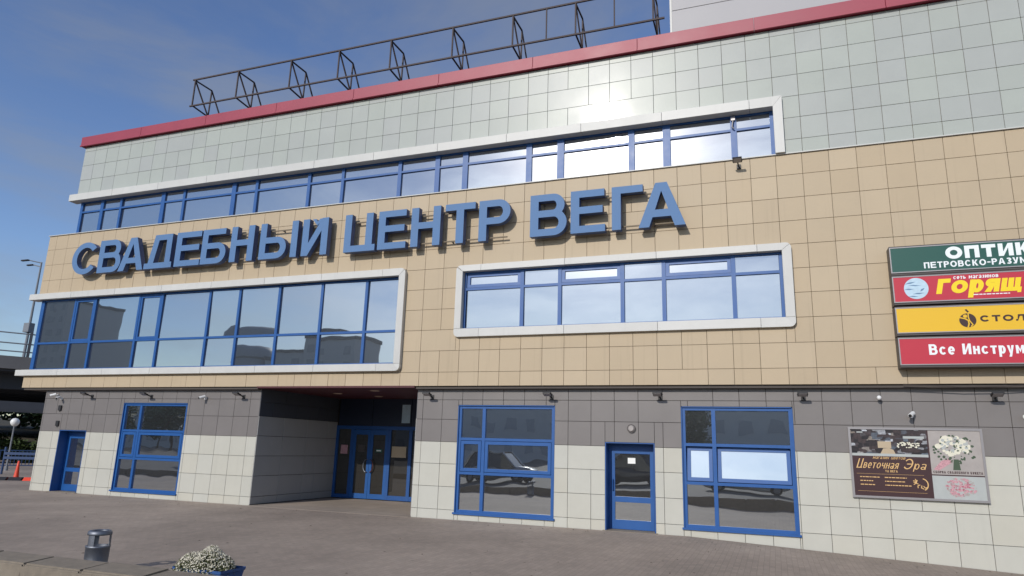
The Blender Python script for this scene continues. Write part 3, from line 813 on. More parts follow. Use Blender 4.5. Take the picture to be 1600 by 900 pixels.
    if ch == 'а':
        return [G(rect(w - s, w, 0, H * .72)), G(arc(w * .45, H * .26, w * .45, H * .26, 0, 355, 30), arc(w * .45, H * .26, w * .45 - s, H * .26 - t, 0, 355, 30)),
                G(ribbon([(w * .08, H * .86), (w * .3, H * .93), (w * .62, H * .93), (w - s * .6, H * .84), (w - s / 2, H * .6)], t))]
    if ch == 'е':
        return [G(ribbon(arc(w / 2, H / 2, w / 2 - s / 2, H / 2 - t / 2, 0, 318, 30), s)), G(rect(s * .8, w - s * .1, H * .5 - t * .5, H * .5 + t * .35))]
    if ch == 'р':
        return [G(rect(0, s, -H * .38, H)), G(arc(w * .55, H * .5, w * .45, H * .5, 0, 355, 30), arc(w * .55, H * .5, w * .45 - s, H * .5 - t, 0, 355, 30))]
    if ch == 'у':
        return [G([(w * .18, -H * .38), (w * .18 + s, -H * .38), (w, H), (w - s, H), (w * .5 + s * .05, H * .3), (s, H), (0, H), (w * .5 - s * .45, 0)])]
    if ch == '-': return [G(rect(0, w, H * .38, H * .38 + t))]
    return [G(rect(0, w, 0, H))]
LOWER = {'с': 'С', 'о': 'О', 'т': 'Т', 'ь': 'Ь', 'м': 'М', 'г': 'Г', 'з': 'З', 'и': 'И', 'н': 'Н', 'в': 'В', 'я': 'Я', 'щ': 'Щ', 'ц': 'Ц', 'ч': 'Ч', 'д': 'Д', 'к': 'К', 'л': 'Л', 'п': 'П', 'б': 'Б', 'э': 'Э'}
WID = {'О': 1.08, 'С': 1.0, 'М': 1.12, 'Щ': 1.3, 'Г': .72, '-': .5, 'Р': .86, 'Ь': .86, 'Ы': 1.2, 'З': .8, 'Т': .88, 'А': 1.05, 'Д': 1.08, ' ': .45, 'Э': .95, 'а': .92, 'е': .95, 'р': .92, 'у': .92}
def text(body, x0, x1, z0, cap, y, th, s, shear=0.0, xh=0.74, adv=0.16, split=False):
    """a line of lettering as one MB, fitted between x0 and x1"""
    items = []; cx = 0.0
    for ch in body:
        low = ch in LOWER or ch in 'аеру'
        g = LOWER.get(ch, ch); h = cap * xh if low else cap
        w = WID.get(g, .92) * h * 0.82
        items.append((g, cx, w, h)); cx += w + adv * cap * (0.9 if low else 1)
    k = (x1 - x0) / (cx - adv * cap)
    b = MB(); n = 0; out = []
    for g, ox, w, h in items:
        if g == ' ': continue
        if split: b = MB(); out.append(b)
        for o, hs in glyph(g, w * k, h, s * (h / cap) ** .5, s * 0.86 * (h / cap) ** .5):
            f = lambda P: [(x0 + ox * k + p[0] + shear * p[1], z0 + p[1]) for p in P]
            b.prism(f(o), [f(q) for q in hs], y - th - 0.0004 * (n % 3), y); n += 1
    return out if split else b

BIG = [('raised blue letters of the first and longest word on the beige wall', 'СВАДЕБНЫЙ',
        [(-23.33, -22.06), (-22.02, -20.95), (-21.02, -19.87), (-19.82, -18.6), (-18.48, -17.4), (-17.36, -16.34), (-16.16, -15.24), (-14.99, -13.55), (-13.37, -12.44)]),
       ('raised blue letters of the second word, middle of the wall', 'ЦЕНТР', [(-11.83, -10.75), (-10.66, -9.72), (-9.56, -8.62), (-8.47, -7.54), (-7.42, -6.48)]),
       ('raised blue letters of the last four letter word above the rounded window', 'ВЕГА', [(-5.9, -4.87), (-4.76, -3.83), (-3.65, -2.84), (-2.96, -1.78)])]
for label, word, xs in BIG:
    t = thing('letter_sign', label, 'lettering', (xs[0][0], 0, 7.45))
    for ch, (a, c) in zip(word, xs):
        b = MB()
        for i, (o, hs) in enumerate(glyph(ch, c - a, 1.18, 0.235, 0.195)):
            b.prism(o, hs, -0.335 - 0.0006 * i, -0.15)
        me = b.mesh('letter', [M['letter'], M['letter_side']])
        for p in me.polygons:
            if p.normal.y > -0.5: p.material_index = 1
        link('letter', me, t, (a - xs[0][0], 0, 0))
    for z in (0.12, 0.96):
        MB().box(0.2, xs[-1][1] - xs[0][0] - (0.15 if z < .5 else 0.55), -0.145, -0.11, z, z + 0.032).build('rail', M['backing'], t)
    n = int((xs[-1][1] - xs[0][0]) / 1.2) + 1
    for i in range(n):
        for z in (0.12, 0.96):
            bx = 0.3 + i * (xs[-1][1] - xs[0][0] - 1.1) / max(1, n - 1)
            MB().box(bx - 0.02, bx + 0.02, -0.094, 0.0, z + 0.005, z + 0.045).build('bracket', M['metal'], t)

# ------------------------------------------------------------------ light box signs on the right
def lightbox(label, z0, z1, face):
    X0, X1 = 2.63, 7.6
    t = thing('sign_box', label, 'sign', (X0, 0, z0), 'light boxes stacked on the beige wall')
    MB().box(0, X1 - X0, -0.33, -0.012, -0.05, z1 - z0 + 0.03).build('case', M['scase'], t, bevel=0.008)
    fr = MB(); W = X1 - X0; H = z1 - z0; e = 0.022
    fr.box(0.005, W - 0.005, -0.352, -0.3305, 0, e).box(0.005, W - 0.005, -0.352, -0.3305, H - e, H).box(0.005, 0.005 + e, -0.352, -0.3305, e, H - e).box(W - 0.005 - e, W - 0.005, -0.352, -0.3305, e, H - e)
    fr.build('edge_frame', M['salu'], t)
    MB().box(0.027, W - 0.027, -0.345, -0.3306, e, H - e).build('face', M[face], t)
    return t, X0, z0
YF = -0.345
def put(t, X0, Z0, b, name, m):
    if isinstance(b, list):
        for q in b: put(t, X0, Z0, q, 'letter', m)
        return
    b.v = [(x - X0, y, z - Z0) for x, y, z in b.v]
    return b.build(name, m, t)
t, X0, Z0 = lightbox('green light box with two lines of white capitals, topmost of the stack', 5.90, 6.49, 'sgreen')
put(t, X0, Z0, text('ОПТИКА', 3.71, 5.62, 6.155, 0.275, YF, 0.004, 0.088, adv=.12, split=True), 'lettering', M['swhite'])
put(t, X0, Z0, text('ПЕТРОВСКО-РАЗУМОВСКАЯ', 3.28, 5.98, 5.975, 0.135, YF, 0.004, 0.03, split=True), 'lettering', M['swhite'])
t, X0, Z0 = lightbox('red light box with slanted yellow lettering and round pale emblem', 5.23, 5.82, 'sred')
put(t, X0, Z0, text('Горящ', 3.45, 4.99, 5.39, 0.33, YF, 0.004, 0.105, shear=0.22, xh=.86, adv=.08, split=True), 'lettering', M['slemon'])
put(t, X0, Z0, text('сеть магазинов', 3.80, 4.62, 5.70, 0.085, YF, 0.007, 0.018, shear=0.1), 'lettering', M['swhite'])
b = MB(); xx = 4.08
while xx < 4.78:
    d = random.uniform(0.03, 0.09); b.box(xx, xx + d, YF - 0.003, YF, 5.335, 5.355); xx += d + 0.015
put(t, X0, Z0, b, 'small_print', M['swhite'])
put(t, X0, Z0, MB().prism(arc(3.085, 5.535, 0.235, 0.235, 0, 352, 44), [], YF - 0.003, YF), 'emblem', M['skyblue'])
b = MB()
for px_, pz_, l_, a_ in ((2.98, 5.66, .22, 12), (3.06, 5.60, .26, -4), (2.95, 5.52, .2, 3), (3.12, 5.42, .24, 5), (3.02, 5.36, .2, -3), (3.2, 5.5, .12, 40)):
    dx, dz = math.cos(math.radians(a_)) * l_ / 2, math.sin(math.radians(a_)) * l_ / 2
    b.prism([(px_ - dx, pz_ - dz), (px_ + 0.01, pz_ - 0.014), (px_ + dx, pz_ + dz), (px_ - 0.02, pz_ + 0.016)], [], YF - 0.0042, YF - 0.0031)
put(t, X0, Z0, b, 'emblem_mark', M['logo_dk'])
t, X0, Z0 = lightbox('yellow light box with round brown emblem', 4.55, 5.12, 'syellow')
put(t, X0, Z0, text('СТОЛ', 4.20, 4.99, 4.755, 0.135, YF, 0.004, 0.04, adv=.2, split=True), 'lettering', M['sbrown'])
put(t, X0, Z0, MB().prism(arc(3.975, 4.795, 0.155, 0.15, 0, 350, 40), [], YF - 0.003, YF).prism(ribbon([(3.955, 5.03), (4.0, 4.97)], 0.035), [], YF - 0.003, YF), 'emblem', M['sbrown'])
b = MB().prism(ribbon([(3.83, 4.86), (3.93, 4.83), (3.985, 4.79), (3.99, 4.72), (3.965, 4.64)], 0.026), [], YF - 0.0046, YF - 0.0031)
b.prism(arc(3.935, 4.885, 0.038, 0.036, 0, 350, 18), [], YF - 0.0046, YF - 0.0031).prism(ribbon([(3.995, 4.95), (3.99, 4.86), (4.01, 4.78), (4.06, 4.70), (4.02, 4.66)], 0.02), [], YF - 0.005, YF - 0.0031)
put(t, X0, Z0, b, 'emblem_mark', M['syellow'])
t, X0, Z0 = lightbox('red light box with bold white lettering, lowest of the stack', 3.86, 4.45, 'sred')
put(t, X0, Z0, text('Все Инструм', 3.20, 4.90, 4.075, 0.225, YF, 0.004, 0.05, xh=.76, split=True), 'lettering', M['swhite'])
tag(MB().path([(2.7, -0.02, 3.47), (3.2, -0.03, 3.455), (3.8, -0.03, 3.42), (4.5, -0.03, 3.43), (5.2, -0.02, 3.47)], 0.012, 6).build('cable', M['scase']), 'thin dark cable sagging along the lower edge of the beige wall', 'cable')

# ------------------------------------------------------------------ flower shop poster
PX0, PX1, PZ0, PZ1 = 1.55, 4.10, 1.06, 2.56
ps = thing('advertising_board', 'framed dark brown advertising board with flower bouquets on the tiled wall', 'poster', (PX0, YG, PZ0))
def pput(b, name, m):
    b.v = [(x - PX0, y - YG, z - PZ0) for x, y, z in b.v]; o = b.build(name, m, ps)
    if name in ('lettering', 'small_print', 'photo_flowers', 'bouquet_leaves', 'bouquet_blooms', 'pink_blooms'): stuff(o)
    return o
yp = YG - 0.06
pput(MB().box(PX0 + .01, PX1 - .01, yp, YG - 0.002, PZ0 + .01, PZ1 - .01), 'board', M['pbrown'])
f = 0.045
pput(MB().box(PX0, PX1, yp - .02, YG - .004, PZ0, PZ0 + f).box(PX0, PX1, yp - .02, YG - .004, PZ1 - f, PZ1).box(PX0, PX0 + f, yp - .02, YG - .004, PZ0 + f, PZ1 - f).box(PX1 - f, PX1, yp - .02, YG - .004, PZ0 + f, PZ1 - f), 'frame', M['salu'])
pput(MB().box(PX0 + f, 3.07, yp - .002, yp + .001, 1.96, PZ1 - f), 'photo_print', M['pphoto'])
pput(MB().box(PX0 + f, 3.07, yp - .0035, yp - .0021, 1.945, 2.0).box(2.62, 3.02, yp - .0035, yp - .0021, 2.33, 2.38).box(1.72, 1.84, yp - .0035, yp - .0021, 2.44, 2.465), 'photo_highlight', M['pgrey2'])
pput(MB().box(2.12, 2.38, yp - .0035, yp - .0021, 2.12, 2.26).prism([(2.16, 2.0), (2.45, 2.0), (2.42, 2.08), (2.34, 2.12), (2.22, 2.11)], [], yp - .0035, yp - .0021), 'photo_counter', M['beige'])
b = MB(); rnd = random.Random(3)
for i in range(60):
    cx, cz, r = rnd.uniform(2.5, 2.92), 0, rnd.uniform(.008, .022); cz = 2.14 + rnd.uniform(0, .12) * (1 - abs(cx - 2.65))
    b.prism(arc(cx, cz, r, r * .8, 0, 315, 7), [], yp - .0035 - i * .00003, yp - .0021)
pput(b, 'photo_flowers', M['pcream'])
pput(MB().box(3.10, PX1 - f, yp - .002, yp + .001, 1.60, PZ1 - f), 'bouquet_print', M['pgrey'])
pput(MB().box(3.10, PX1 - f, yp - .002, yp + .001, PZ0 + f, 1.575), 'bouquet_print', M['pgrey2'])
def blobs(cx, cz, rx, rz, n, r0, r1, m, name, seed, base):
    b = MB(); q = random.Random(seed)
    for i in range(n):
        a, r = q.uniform(0, 6.283), math.sqrt(q.random()); R = q.uniform(r0, r1)
        px_, pz_ = cx + rx * r * math.cos(a), cz + rz * r * math.sin(a)
        w = [R * q.uniform(.75, 1.1) for _ in range(9)]
        b.prism([(px_ + w[k] * math.cos(k * .698), pz_ + w[k] * .85 * math.sin(k * .698)) for k in range(9)], [], yp - base - i * .00002, yp - .0021)
    pput(b, name, m)
blobs(3.57, 2.13, .40, .30, 80, .012, .034, M['pgreen'], 'bouquet_leaves', 1, .003)
blobs(3.56, 2.2, .29, .19, 40, .03, .075, M['pcream'], 'bouquet_blooms', 2, .0045)
blobs(3.56, 2.2, .27, .18, 30, .015, .04, M['pgrey2'], 'bouquet_blooms', 12, .0054)
blobs(3.56, 2.14, .30, .2, 12, .012, .03, M['pgreen'], 'bouquet_leaves', 4, .006)
pput(MB().prism([(3.50, 1.70), (3.64, 1.70), (3.62, 1.92), (3.53, 1.92)], [], yp - .004, yp - .0021), 'bouquet_stems', M['pgreen'])
pput(MB().prism([(3.14, 1.70), (3.24, 1.68), (3.50, 1.86), (3.44, 1.94), (3.30, 1.88)], [], yp - .0033, yp - .0021), 'sleeve_print', M['ppink'])
blobs(3.60, 1.34, .27, .19, 60, .015, .045, M['ppink'], 'pink_blooms', 5, .0032)
blobs(3.58, 1.33, .25, .17, 36, .008, .028, M['ppink2'], 'pink_blooms', 6, .0046)
blobs(3.60, 1.35, .28, .19, 40, .008, .024, M['pgrey'], 'pink_blooms', 8, .0056)
pput(text('СБОРКА СВАДЕБНОГО БУКЕТА', 3.13, 4.03, 1.625, .05, yp - .002, .001, .012), 'lettering', M['pbrown'])
pput(text('Цветочная', 1.66, 2.46, 1.685, .20, yp, .002, .022, shear=.35, xh=.6), 'lettering', M['pgold'])
pput(text('Эра', 2.55, 2.98, 1.685, .22, yp, .002, .024, shear=.35, xh=.55), 'lettering', M['pgold'])
pput(text('магазин цветов', 2.0, 2.62, 1.885, .07, yp, .0015, .009, shear=.35, xh=.7), 'lettering', M['pgold'])
pput(text('ТЦ ВЕГА', 2.22, 2.46, 1.61, .045, yp, .0015, .008), 'lettering', M['pgold'])
b = MB()
for z, spans in ((1.49, ((1.72, 2.1), (2.2, 2.62))), (1.41, ((1.72, 1.98), (2.2, 2.58))), (1.33, ((1.72, 2.0), (2.2, 2.7)))):
    for a, c in spans:
        xx = a
        while xx < c: d = rnd.uniform(.02, .07); b.box(xx, min(xx + d, c), yp - .0015, yp, z, z + .018); xx += d + .012
b.box(1.66, 2.95, yp - .0014, yp, 1.565, 1.569).box(1.66, 2.98, yp - .0014, yp, 1.20, 1.204)
pput(b, 'small_print', M['pgold'])
b = MB()
for i in range(7):
    a = i * .9; cx, cz = 2.74 + .03 * i, 1.42 - .012 * i
    b.prism(ribbon([(cx, cz), (cx + .05 * math.cos(a), cz + .05 * math.sin(a)), (cx + .09 * math.cos(a + .6), cz + .08 * math.sin(a + .6))], .016), [], yp - .002 - i * .00006, yp)
b.prism(ribbon(arc(2.9, 1.38, .11, .12, -70, 80, 12), .02), [], yp - .0026, yp)
pput(b, 'scroll_ornament', M['pgold'])

# ------------------------------------------------------------------ fittings on the wall
def floodlight(label, x, z, y, dx=-0.02):
    t = thing('floodlight', label, 'floodlight', (x, y, z), 'small floodlights under the overhang')
    MB().box(-0.05, 0.05, -0.02, 0.0, -0.06, 0.06).build('wall_plate', M['black'], t)
    MB().bar((0, -0.02, 0.0), (dx, -0.24, 0.06), 0.03).bar((dx - 0.12, -0.25, 0.06), (dx + 0.12, -0.25, 0.06), 0.022).build('arm', M['black'], t)
    h = MB().box(-0.11, 0.11, -0.09, 0.09, -0.022, 0.022).build('lamp_head', M['black'], t, (dx, -0.31, 0.065), bevel=0.008)
    h.rotation_euler = (math.radians(-22), 0, 0)
    g = MB().box(-0.09, 0.09, -0.07, 0.07, -0.028, -0.0225).build('lens', M['salu'], h)
def camera_bullet(label, x, z, y, yaw=0.5):
    t = thing('security_camera', label, 'camera', (x, y, z), 'security cameras on the front wall')
    MB().tube((0, 0, 0), (0, -0.03, 0), 0.05, 14).build('mount', M['whitep'], t)
    MB().tube((0, -0.03, 0), (0.0, -0.13, 0.02), 0.016, 8).build('arm', M['whitep'], t)
    d = Vector((math.sin(yaw), -math.cos(yaw), -0.35)).normalized(); c = Vector((0, -0.14, 0.03))
    MB().tube(c - d * 0.07, c + d * 0.12, 0.045, 14).build('housing', M['whitep'], t)
    MB().tube(c + d * 0.1205, c + d * 0.135, 0.034, 12).build('lens', M['black'], t)
floodlight('dark floodlight on the wall above the first wide panel beside the far door', -21.9, 3.2, YG)
floodlight('dark floodlight right above the far shop window', -19.2, 3.2, YG)
floodlight('dark floodlight just left of the entrance recess', -15.4, 3.2, YG)
floodlight('dark floodlight at the wall corner just right of the entrance recess', -8.85, 3.2, YG)
floodlight('dark floodlight above the right end of the middle shop window', -5.38, 3.2, YG)
floodlight('dark floodlight above the single door beside the round lamp', -2.58, 3.2, YG)
floodlight('dark floodlight above the right corner of the shop window with tilted sashes', 0.68, 3.2, YG)
floodlight('dark floodlight above the flower advertising board', 4.42, 3.2, YG)
floodlight('dark floodlight hanging under the right end of the top strip window', -0.47, 8.95, -0.02)
camera_bullet('white security camera at the far corner of the building', -23.6, 3.22, YG, -0.9)
camera_bullet('second white security camera just right of the corner camera', -23.35, 3.12, YG, 0.4)
camera_bullet('white security camera between far shop window and entrance recess', -16.9, 3.15, YG, -0.4)
camera_bullet('white security camera just above the flower advertising board', 2.83, 2.82, YG, -0.5)
camera_bullet('white security camera at the right edge of the photo', 4.92, 2.82, YG, -0.2)
t = thing('dome_camera', 'small white ball camera on the grey tiles left of the board camera', 'camera', (2.22, YG, 3.18))
MB().tube((0, 0, 0), (0, -0.12, 0.02), 0.014, 8).build('arm', M['whitep'], t)
MB().lathe([(0.0, -0.05), (0.035, -0.036), (0.05, 0), (0.035, 0.036), (0.0, 0.05)], 16, (0, -0.15, 0.02)).build('ball', M['whitep'], t, smooth=True)
t = thing('wall_lamp', 'round bulkhead lamp above the single blue door', 'lamp', (-3.3, YG, 2.44))
MB().tube((0, 0, 0), (0, -0.04, 0), 0.105, 22).build('ring', M['scase'], t)
MB().tube((0, -0.04, 0), (0, -0.075, 0), 0.08, 22, 0.06).build('lens', M['pgrey'], t)
for lab, zz in (('black junction box under the corner cameras', 2.80), ('black junction box lower down on the grey corner tiles', 2.27)):
    tt = thing('junction_box', lab, 'box', (-23.35, YG, zz), 'black boxes on the corner tiles')
    MB().box(-0.07, 0.07, -0.05, 0, -0.09, 0.09).build('body', M['black'], tt, bevel=0.008)
    MB().tube((0, -0.025, -0.09), (0, -0.025, -0.13), 0.012, 8).build('gland', M['black'], tt)
t = thing('vent_bracket', 'small metal bracket hanging on a mullion of the top strip window', 'bracket', (-0.56, 0.14, 10.2))
MB().box(-0.05, 0.05, -0.05, 0, 0.1, 0.2).build('plate', M['salu'], t)
MB().path([(0, -0.04, 0.1), (-0.03, -0.06, -0.1), (0.02, -0.06, -0.14)], 0.018, 6).build('hook', M['salu'], t)

# ------------------------------------------------------------------ billboard frame on the roof
tr = thing('billboard_frame', 'empty rusty steel billboard frame along the roof edge', 'billboard frame', (-19.74, 0.6, 12.62))
fx = [-19.74, -17.7, -15.35, -13.34, -11.3, -9.02, -6.95, -4.93, -2.62]
Q = lambda X, y, z: (X + 19.74, y - 0.6, z - 12.62)
MB().bar(Q(-19.85, 0.6, 15.08), Q(-2.45, 0.6, 15.08), 0.05).build('top_chord', M['truss'], tr)
MB().bar(Q(-19.85, 0.6, 14.0), Q(-2.3, 0.6, 14.0), 0.05).build('bottom_chord', M['truss'], tr)
for X in fx:
    A, B_, C, D, E_ = Q(X, .6, 15.05), Q(X, .6, 14.02), Q(X, 1.4, 13.95), Q(X, 1.42, 15.06), Q(X, 3.1, 12.63)
    b = MB()
    for p, q in ((A, B_), (A, D), (D, E_), (A, C), (B_, C), (D, C), (C, Q(X, 1.4, 12.63))): b.bar(p, q, 0.042)
    b.build('support_bracket', M['truss'], tr)
for X in (-5.85, -3.75): MB().bar(Q(X, .6, 14.03), Q(X, .6, 15.05), 0.035).build('hanger', M['truss'], tr)

# ------------------------------------------------------------------ kerb, bin, planter
kb = MB().box(-46, 20, -10.36, -9.94, -0.6, 0.2).build('kerb', M['concrete']); struct(kb)
rnd = random.Random(11); x = -46.0
while x < 20:
    L_ = 1.02
    o = MB().add([(-L_ / 2 + .008, -.27, -.45), (L_ / 2 - .008, -.27, -.45), (L_ / 2 - .008, -.2, .245), (-L_ / 2 + .008, -.2, .245), (-L_ / 2 + .008, .26, -.45), (L_ / 2 - .008, .26, -.45), (L_ / 2 - .008, .25, .28), (-L_ / 2 + .008, .25, .28)],
             [(0, 1, 2, 3), (3, 2, 6, 7), (7, 6, 5, 4), (0, 3, 7, 4), (1, 5, 6, 2), (0, 4, 5, 1)])
    me = o.mesh('kerb_stone', M['concrete'], 0.02, seg=2) if x == -46.0 else me
    k = link('kerb_stone', me, kb, (x + L_ / 2, -10.15 + rnd.uniform(-.008, .008), rnd.uniform(-.01, .006)))
    k.rotation_euler = (rnd.uniform(-.012, .012), 0, rnd.uniform(-.006, .006)); x += L_
t = thing('litter_bin', 'round steel litter bin with side openings behind the kerb', 'litter bin', (-9.2, -9.35, 0)); t.scale = (.7, .7, 1)
MB().lathe([(0, 0.02), (.2, .02), (.215, .0), (.225, .03), (.225, .05), (.212, .06), (.222, .2), (.224, .325), (.232, .33), (.232, .355), (.2, .355), (.2, .1)], 32).build('body', M['metal'], t, smooth=True)
MB().lathe([(.19, .07), (.19, .08), (0, .08)], 24).build('liner', M['black'], t)
b = MB()
for k in range(3):
    a0 = 20 + k * 120
    b = MB(); pts = arc(0, 0, .222, .222, a0, a0 + 38, 5); q = arc(0, 0, .208, .208, a0, a0 + 38, 5)
    for i in range(5):
        b.add([(*pts[i], .354), (*pts[i + 1], .354), (*q[i + 1], .354), (*q[i], .354), (*pts[i], .505), (*pts[i + 1], .505), (*q[i + 1], .505), (*q[i], .505)], [(0, 1, 5, 4), (1, 2, 6, 5), (2, 3, 7, 6), (3, 0, 4, 7)])
    b.build('post', M['metal'], t)
MB().lathe([(.2, .5), (.226, .5), (.23, .515), (.222, .545), (.19, .562), (.15, .56), (.135, .545), (.15, .53), (.195, .52), (.2, .5)], 32).build('rim', M['metal'], t, smooth=True)

t = thing('flower_planter', 'blue planter box overflowing with small white flowers behind the kerb', 'planter', (-7.0, -9.5, 0))
b = MB()
for z0, z1, s0, s1 in ((0, .23, .86, 1.0), (.23, .27, 1.03, 1.04)):
    hx, hy = .385, .22
    b.add([(-hx * s0, -hy * s0, z0), (hx * s0, -hy * s0, z0), (hx * s0, hy * s0, z0), (-hx * s0, hy * s0, z0), (-hx * s1, -hy * s1, z1), (hx * s1, -hy * s1, z1), (hx * s1, hy * s1, z1), (-hx * s1, hy * s1, z1)],
          [(0, 3, 2, 1), (0, 1, 5, 4), (1, 2, 6, 5), (2, 3, 7, 6), (3, 0, 4, 7)] + ([(4, 5, 6, 7)] if z0 == 0 else []))
b.build('box', M['planter'], t, bevel=.006)
MB().box(-.37, .37, -.21, .21, .21, .245).build('soil', M['soil'], t)
rnd = random.Random(5)
def dome(rn):
    a, r = rn.uniform(0, 6.283), math.sqrt(rn.random()); u_, v_ = r * math.cos(a), r * math.sin(a); x_, y_ = .45 * u_ - .06, .30 * v_ - .03
    h = .25 * math.sqrt(max(0, 1 - r * r)) * (1.0 + .30 * u_ + .12 * math.sin(7 * u_ + 3 * v_)) - .05 * r * r
    return x_, y_, .235 + h
lv, pt = MB(), MB()
for i in range(2600):
    x_, y_, z_ = dome(rnd); z_ = .2 + (z_ - .2) * rnd.uniform(.35, .97)
    d = Vector((rnd.gauss(0, 1), rnd.gauss(0, 1), rnd.gauss(.5, 1))).normalized() * rnd.uniform(.018, .035); s_ = d.orthogonal().normalized() * .006
    c = Vector((x_, y_, z_)); lv.add([c - s_, c + d * .5 - s_ * 1.3, c + d, c + d * .5 + s_ * 1.3], [(0, 1, 2, 3)])
for i in range(2100):
    x_, y_, z_ = dome(rnd); z_ += rnd.uniform(-.035, .022)
    n_ = (Vector((x_ * 1.2, y_ * 2 - .1, .5)) + Vector((rnd.gauss(0, .3), rnd.gauss(0, .3), rnd.gauss(0, .3)))).normalized(); p_ = n_.orthogonal().normalized(); q_ = n_.cross(p_)
    R = rnd.uniform(.006, .0115); c = Vector((x_, y_, z_))
    pt.add([c + n_ * .003] + [c + (p_ * math.cos(k * 1.047) + q_ * math.sin(k * 1.047)) * R for k in range(6)], [(0, k + 1, (k + 1) % 6 + 1) for k in range(6)])
stuff(lv.build('foliage', M['leaf'], t)); stuff(pt.build('blossoms', M['petal'], t))

lt = MB(); rnd = random.Random(77)
for i in range(240):
    x_ = rnd.uniform(-24, 5); y_ = rnd.uniform(-9.6, 0.0) if rnd.random() < .6 else -abs(rnd.gauss(0, .35)) - .02
    if y_ > 0.1: continue
    a_ = rnd.uniform(0, 6.28); r_ = rnd.uniform(.012, .035); z_ = gz(x_) + .004
    lt.add([(x_ + r_ * math.cos(a_), y_ + r_ * math.sin(a_), z_), (x_ + .4 * r_ * math.cos(a_ + 1.57), y_ + .4 * r_ * math.sin(a_ + 1.57), z_ + rnd.uniform(.002, .012)), (x_ - r_ * math.cos(a_), y_ - r_ * math.sin(a_), z_), (x_ + .4 * r_ * math.cos(a_ - 1.57), y_ + .4 * r_ * math.sin(a_ - 1.57), z_ + .003)], [(0, 1, 2, 3)])
stuff(tag(lt.build('leaf_litter', M['bark']), 'small dry leaves scattered over the paving', 'leaves'))

# ------------------------------------------------------------------ left background: overpasses, bank, fence, lamps
DV = Vector((-0.84, 0.543)); PV = Vector((0.543, 0.84))
def bp(dist, along, z): 
    q = Vector((0, -17.1)) + DV * dist + PV * along; return (q.x, q.y, z)
def slab(b, d0, d1, a0, a1, z0, z1):
    v = [bp(d0, a0, z0), bp(d0, a1, z0), bp(d1, a1, z0), bp(d1, a0, z0), bp(d0, a0, z1), bp(d0, a1, z1), bp(d1, a1, z1), bp(d1, a0, z1)]
    return b.add(v, [(0, 1, 2, 3), (7, 6, 5, 4), (4, 5, 1, 0), (5, 6, 2, 1), (6, 7, 3, 2), (7, 4, 0, 3)])
ov = thing('overpass', 'dark road overpass with mesh railing beyond the left end of the building', 'overpass', bp(58, 0, 0))
def oput(b, name, m, par=None, base=bp(58, 0, 0)):
    b.v = [(x - base[0], y - base[1], z - base[2]) for x, y, z in b.v]; return b.build(name, m, par or ov)
oput(slab(MB(), 58, 84, -70, 60, 6.0, 6.9), 'deck', M['conc_girder'])
oput(slab(MB(), 57.7, 58.0, -70, 60, 6.15, 7.0), 'edge_beam', M['conc_dark'])
for d in (60, 66, 72, 78, 82): oput(slab(MB(), d, d + .8, -70, 60, 4.9, 6.0), 'girder', M['conc_girder'])
for a in (-45, -22, 24, 46):
    b = MB()
    for d in (62, 71, 80): b.tube(bp(d, a, -.1), bp(d, a, 4.9), .7, 14)
    slab(b, 60, 82, a - .8, a + .8, 4.3, 4.9)
    oput(b, 'pier', M['conc_dark'])
for z in (7.35, 7.9, 8.6): oput(MB().tube(bp(57.9, -70, z), bp(57.9, 60, z), .045, 6), 'rail', M['postgrey'])
for i in range(-17, 16): oput(slab(MB(), 57.82, 57.98, i * 3.4 + 1.2, i * 3.4 + 1.38, 7.0, 8.75), 'railing_post', M['conc_girder'])
ov2 = thing('overpass', 'second lower overpass seen dark under the first one', 'overpass', bp(92, 0, 0))
oput(slab(MB(), 92, 106, -90, 90, 4.6, 6.2), 'deck', M['conc_girder'], ov2, bp(92, 0, 0))
oput(slab(MB(), 91.8, 92.4, -90, 90, 4.1, 4.6), 'girder', M['conc_girder'], ov2, bp(92, 0, 0))
b = MB()
for a in (-60, -30, 30, 60): b.tube(bp(99, a, -.1), bp(99, a, 4.6), .9, 14)
oput(b, 'pier', M['conc_dark'], ov2, bp(92, 0, 0))
# grassy bank under and beyond the overpasses
b = MB(); rnd = random.Random(21); na, nd = 40, 10
for j in range(nd + 1):
    for i in range(na + 1):
        d = 62 + j * 9; z = -.04 if j == 0 else .46 * j + rnd.uniform(-.2, .2) - .1
        b.v.append(bp(d, -90 + i * 4.5, z))
b.f = [(j * (na + 1) + i, (j + 1) * (na + 1) + i, (j + 1) * (na + 1) + i + 1, j * (na + 1) + i + 1) for j in range(nd) for i in range(na)]
struct(b.build('grass_bank', M['grass'], smooth=True))
# shrubs on the bank
def leaf_cloud(rn, lobes, n, size):
    b = MB()
    for i in range(n):
        cx, cy, cz, R = rn.choice(lobes)
        v = Vector((rn.gauss(0, 1), rn.gauss(0, 1), rn.gauss(0, 1))).normalized() * R * (rn.random() ** .4)
        c = Vector((cx, cy, cz)) + v
        d = Vector((rn.gauss(0, 1), rn.gauss(0, 1), rn.gauss(0, .7))).normalized() * size * rn.uniform(.6, 1.3); s_ = d.orthogonal().normalized() * size * .42
        b.add([c - d * .5, c + s_, c + d * .5, c - s_], [(0, 1, 2, 3)])
    return b
SH = []
for k in range(3):
    rn = random.Random(40 + k)
    lobes = [(rn.uniform(-1.2, 1.2), rn.uniform(-.8, .8), rn.uniform(.6, 1.5), rn.uniform(.6, 1.0)) for _ in range(6)]
    SH.append((leaf_cloud(rn, lobes, 1500, .22).mesh('crown', M['foliage']), MB().tube((0, 0, -.2), (.1, 0, 1.0), .07, 6, .03).tube((0, 0, .1), (.5, .2, 1.1), .04, 6, .02).tube((0, 0, .1), (-.5, .1, 1.2), .04, 6, .02).mesh('trunk', M['bark'])))
rnd = random.Random(9)
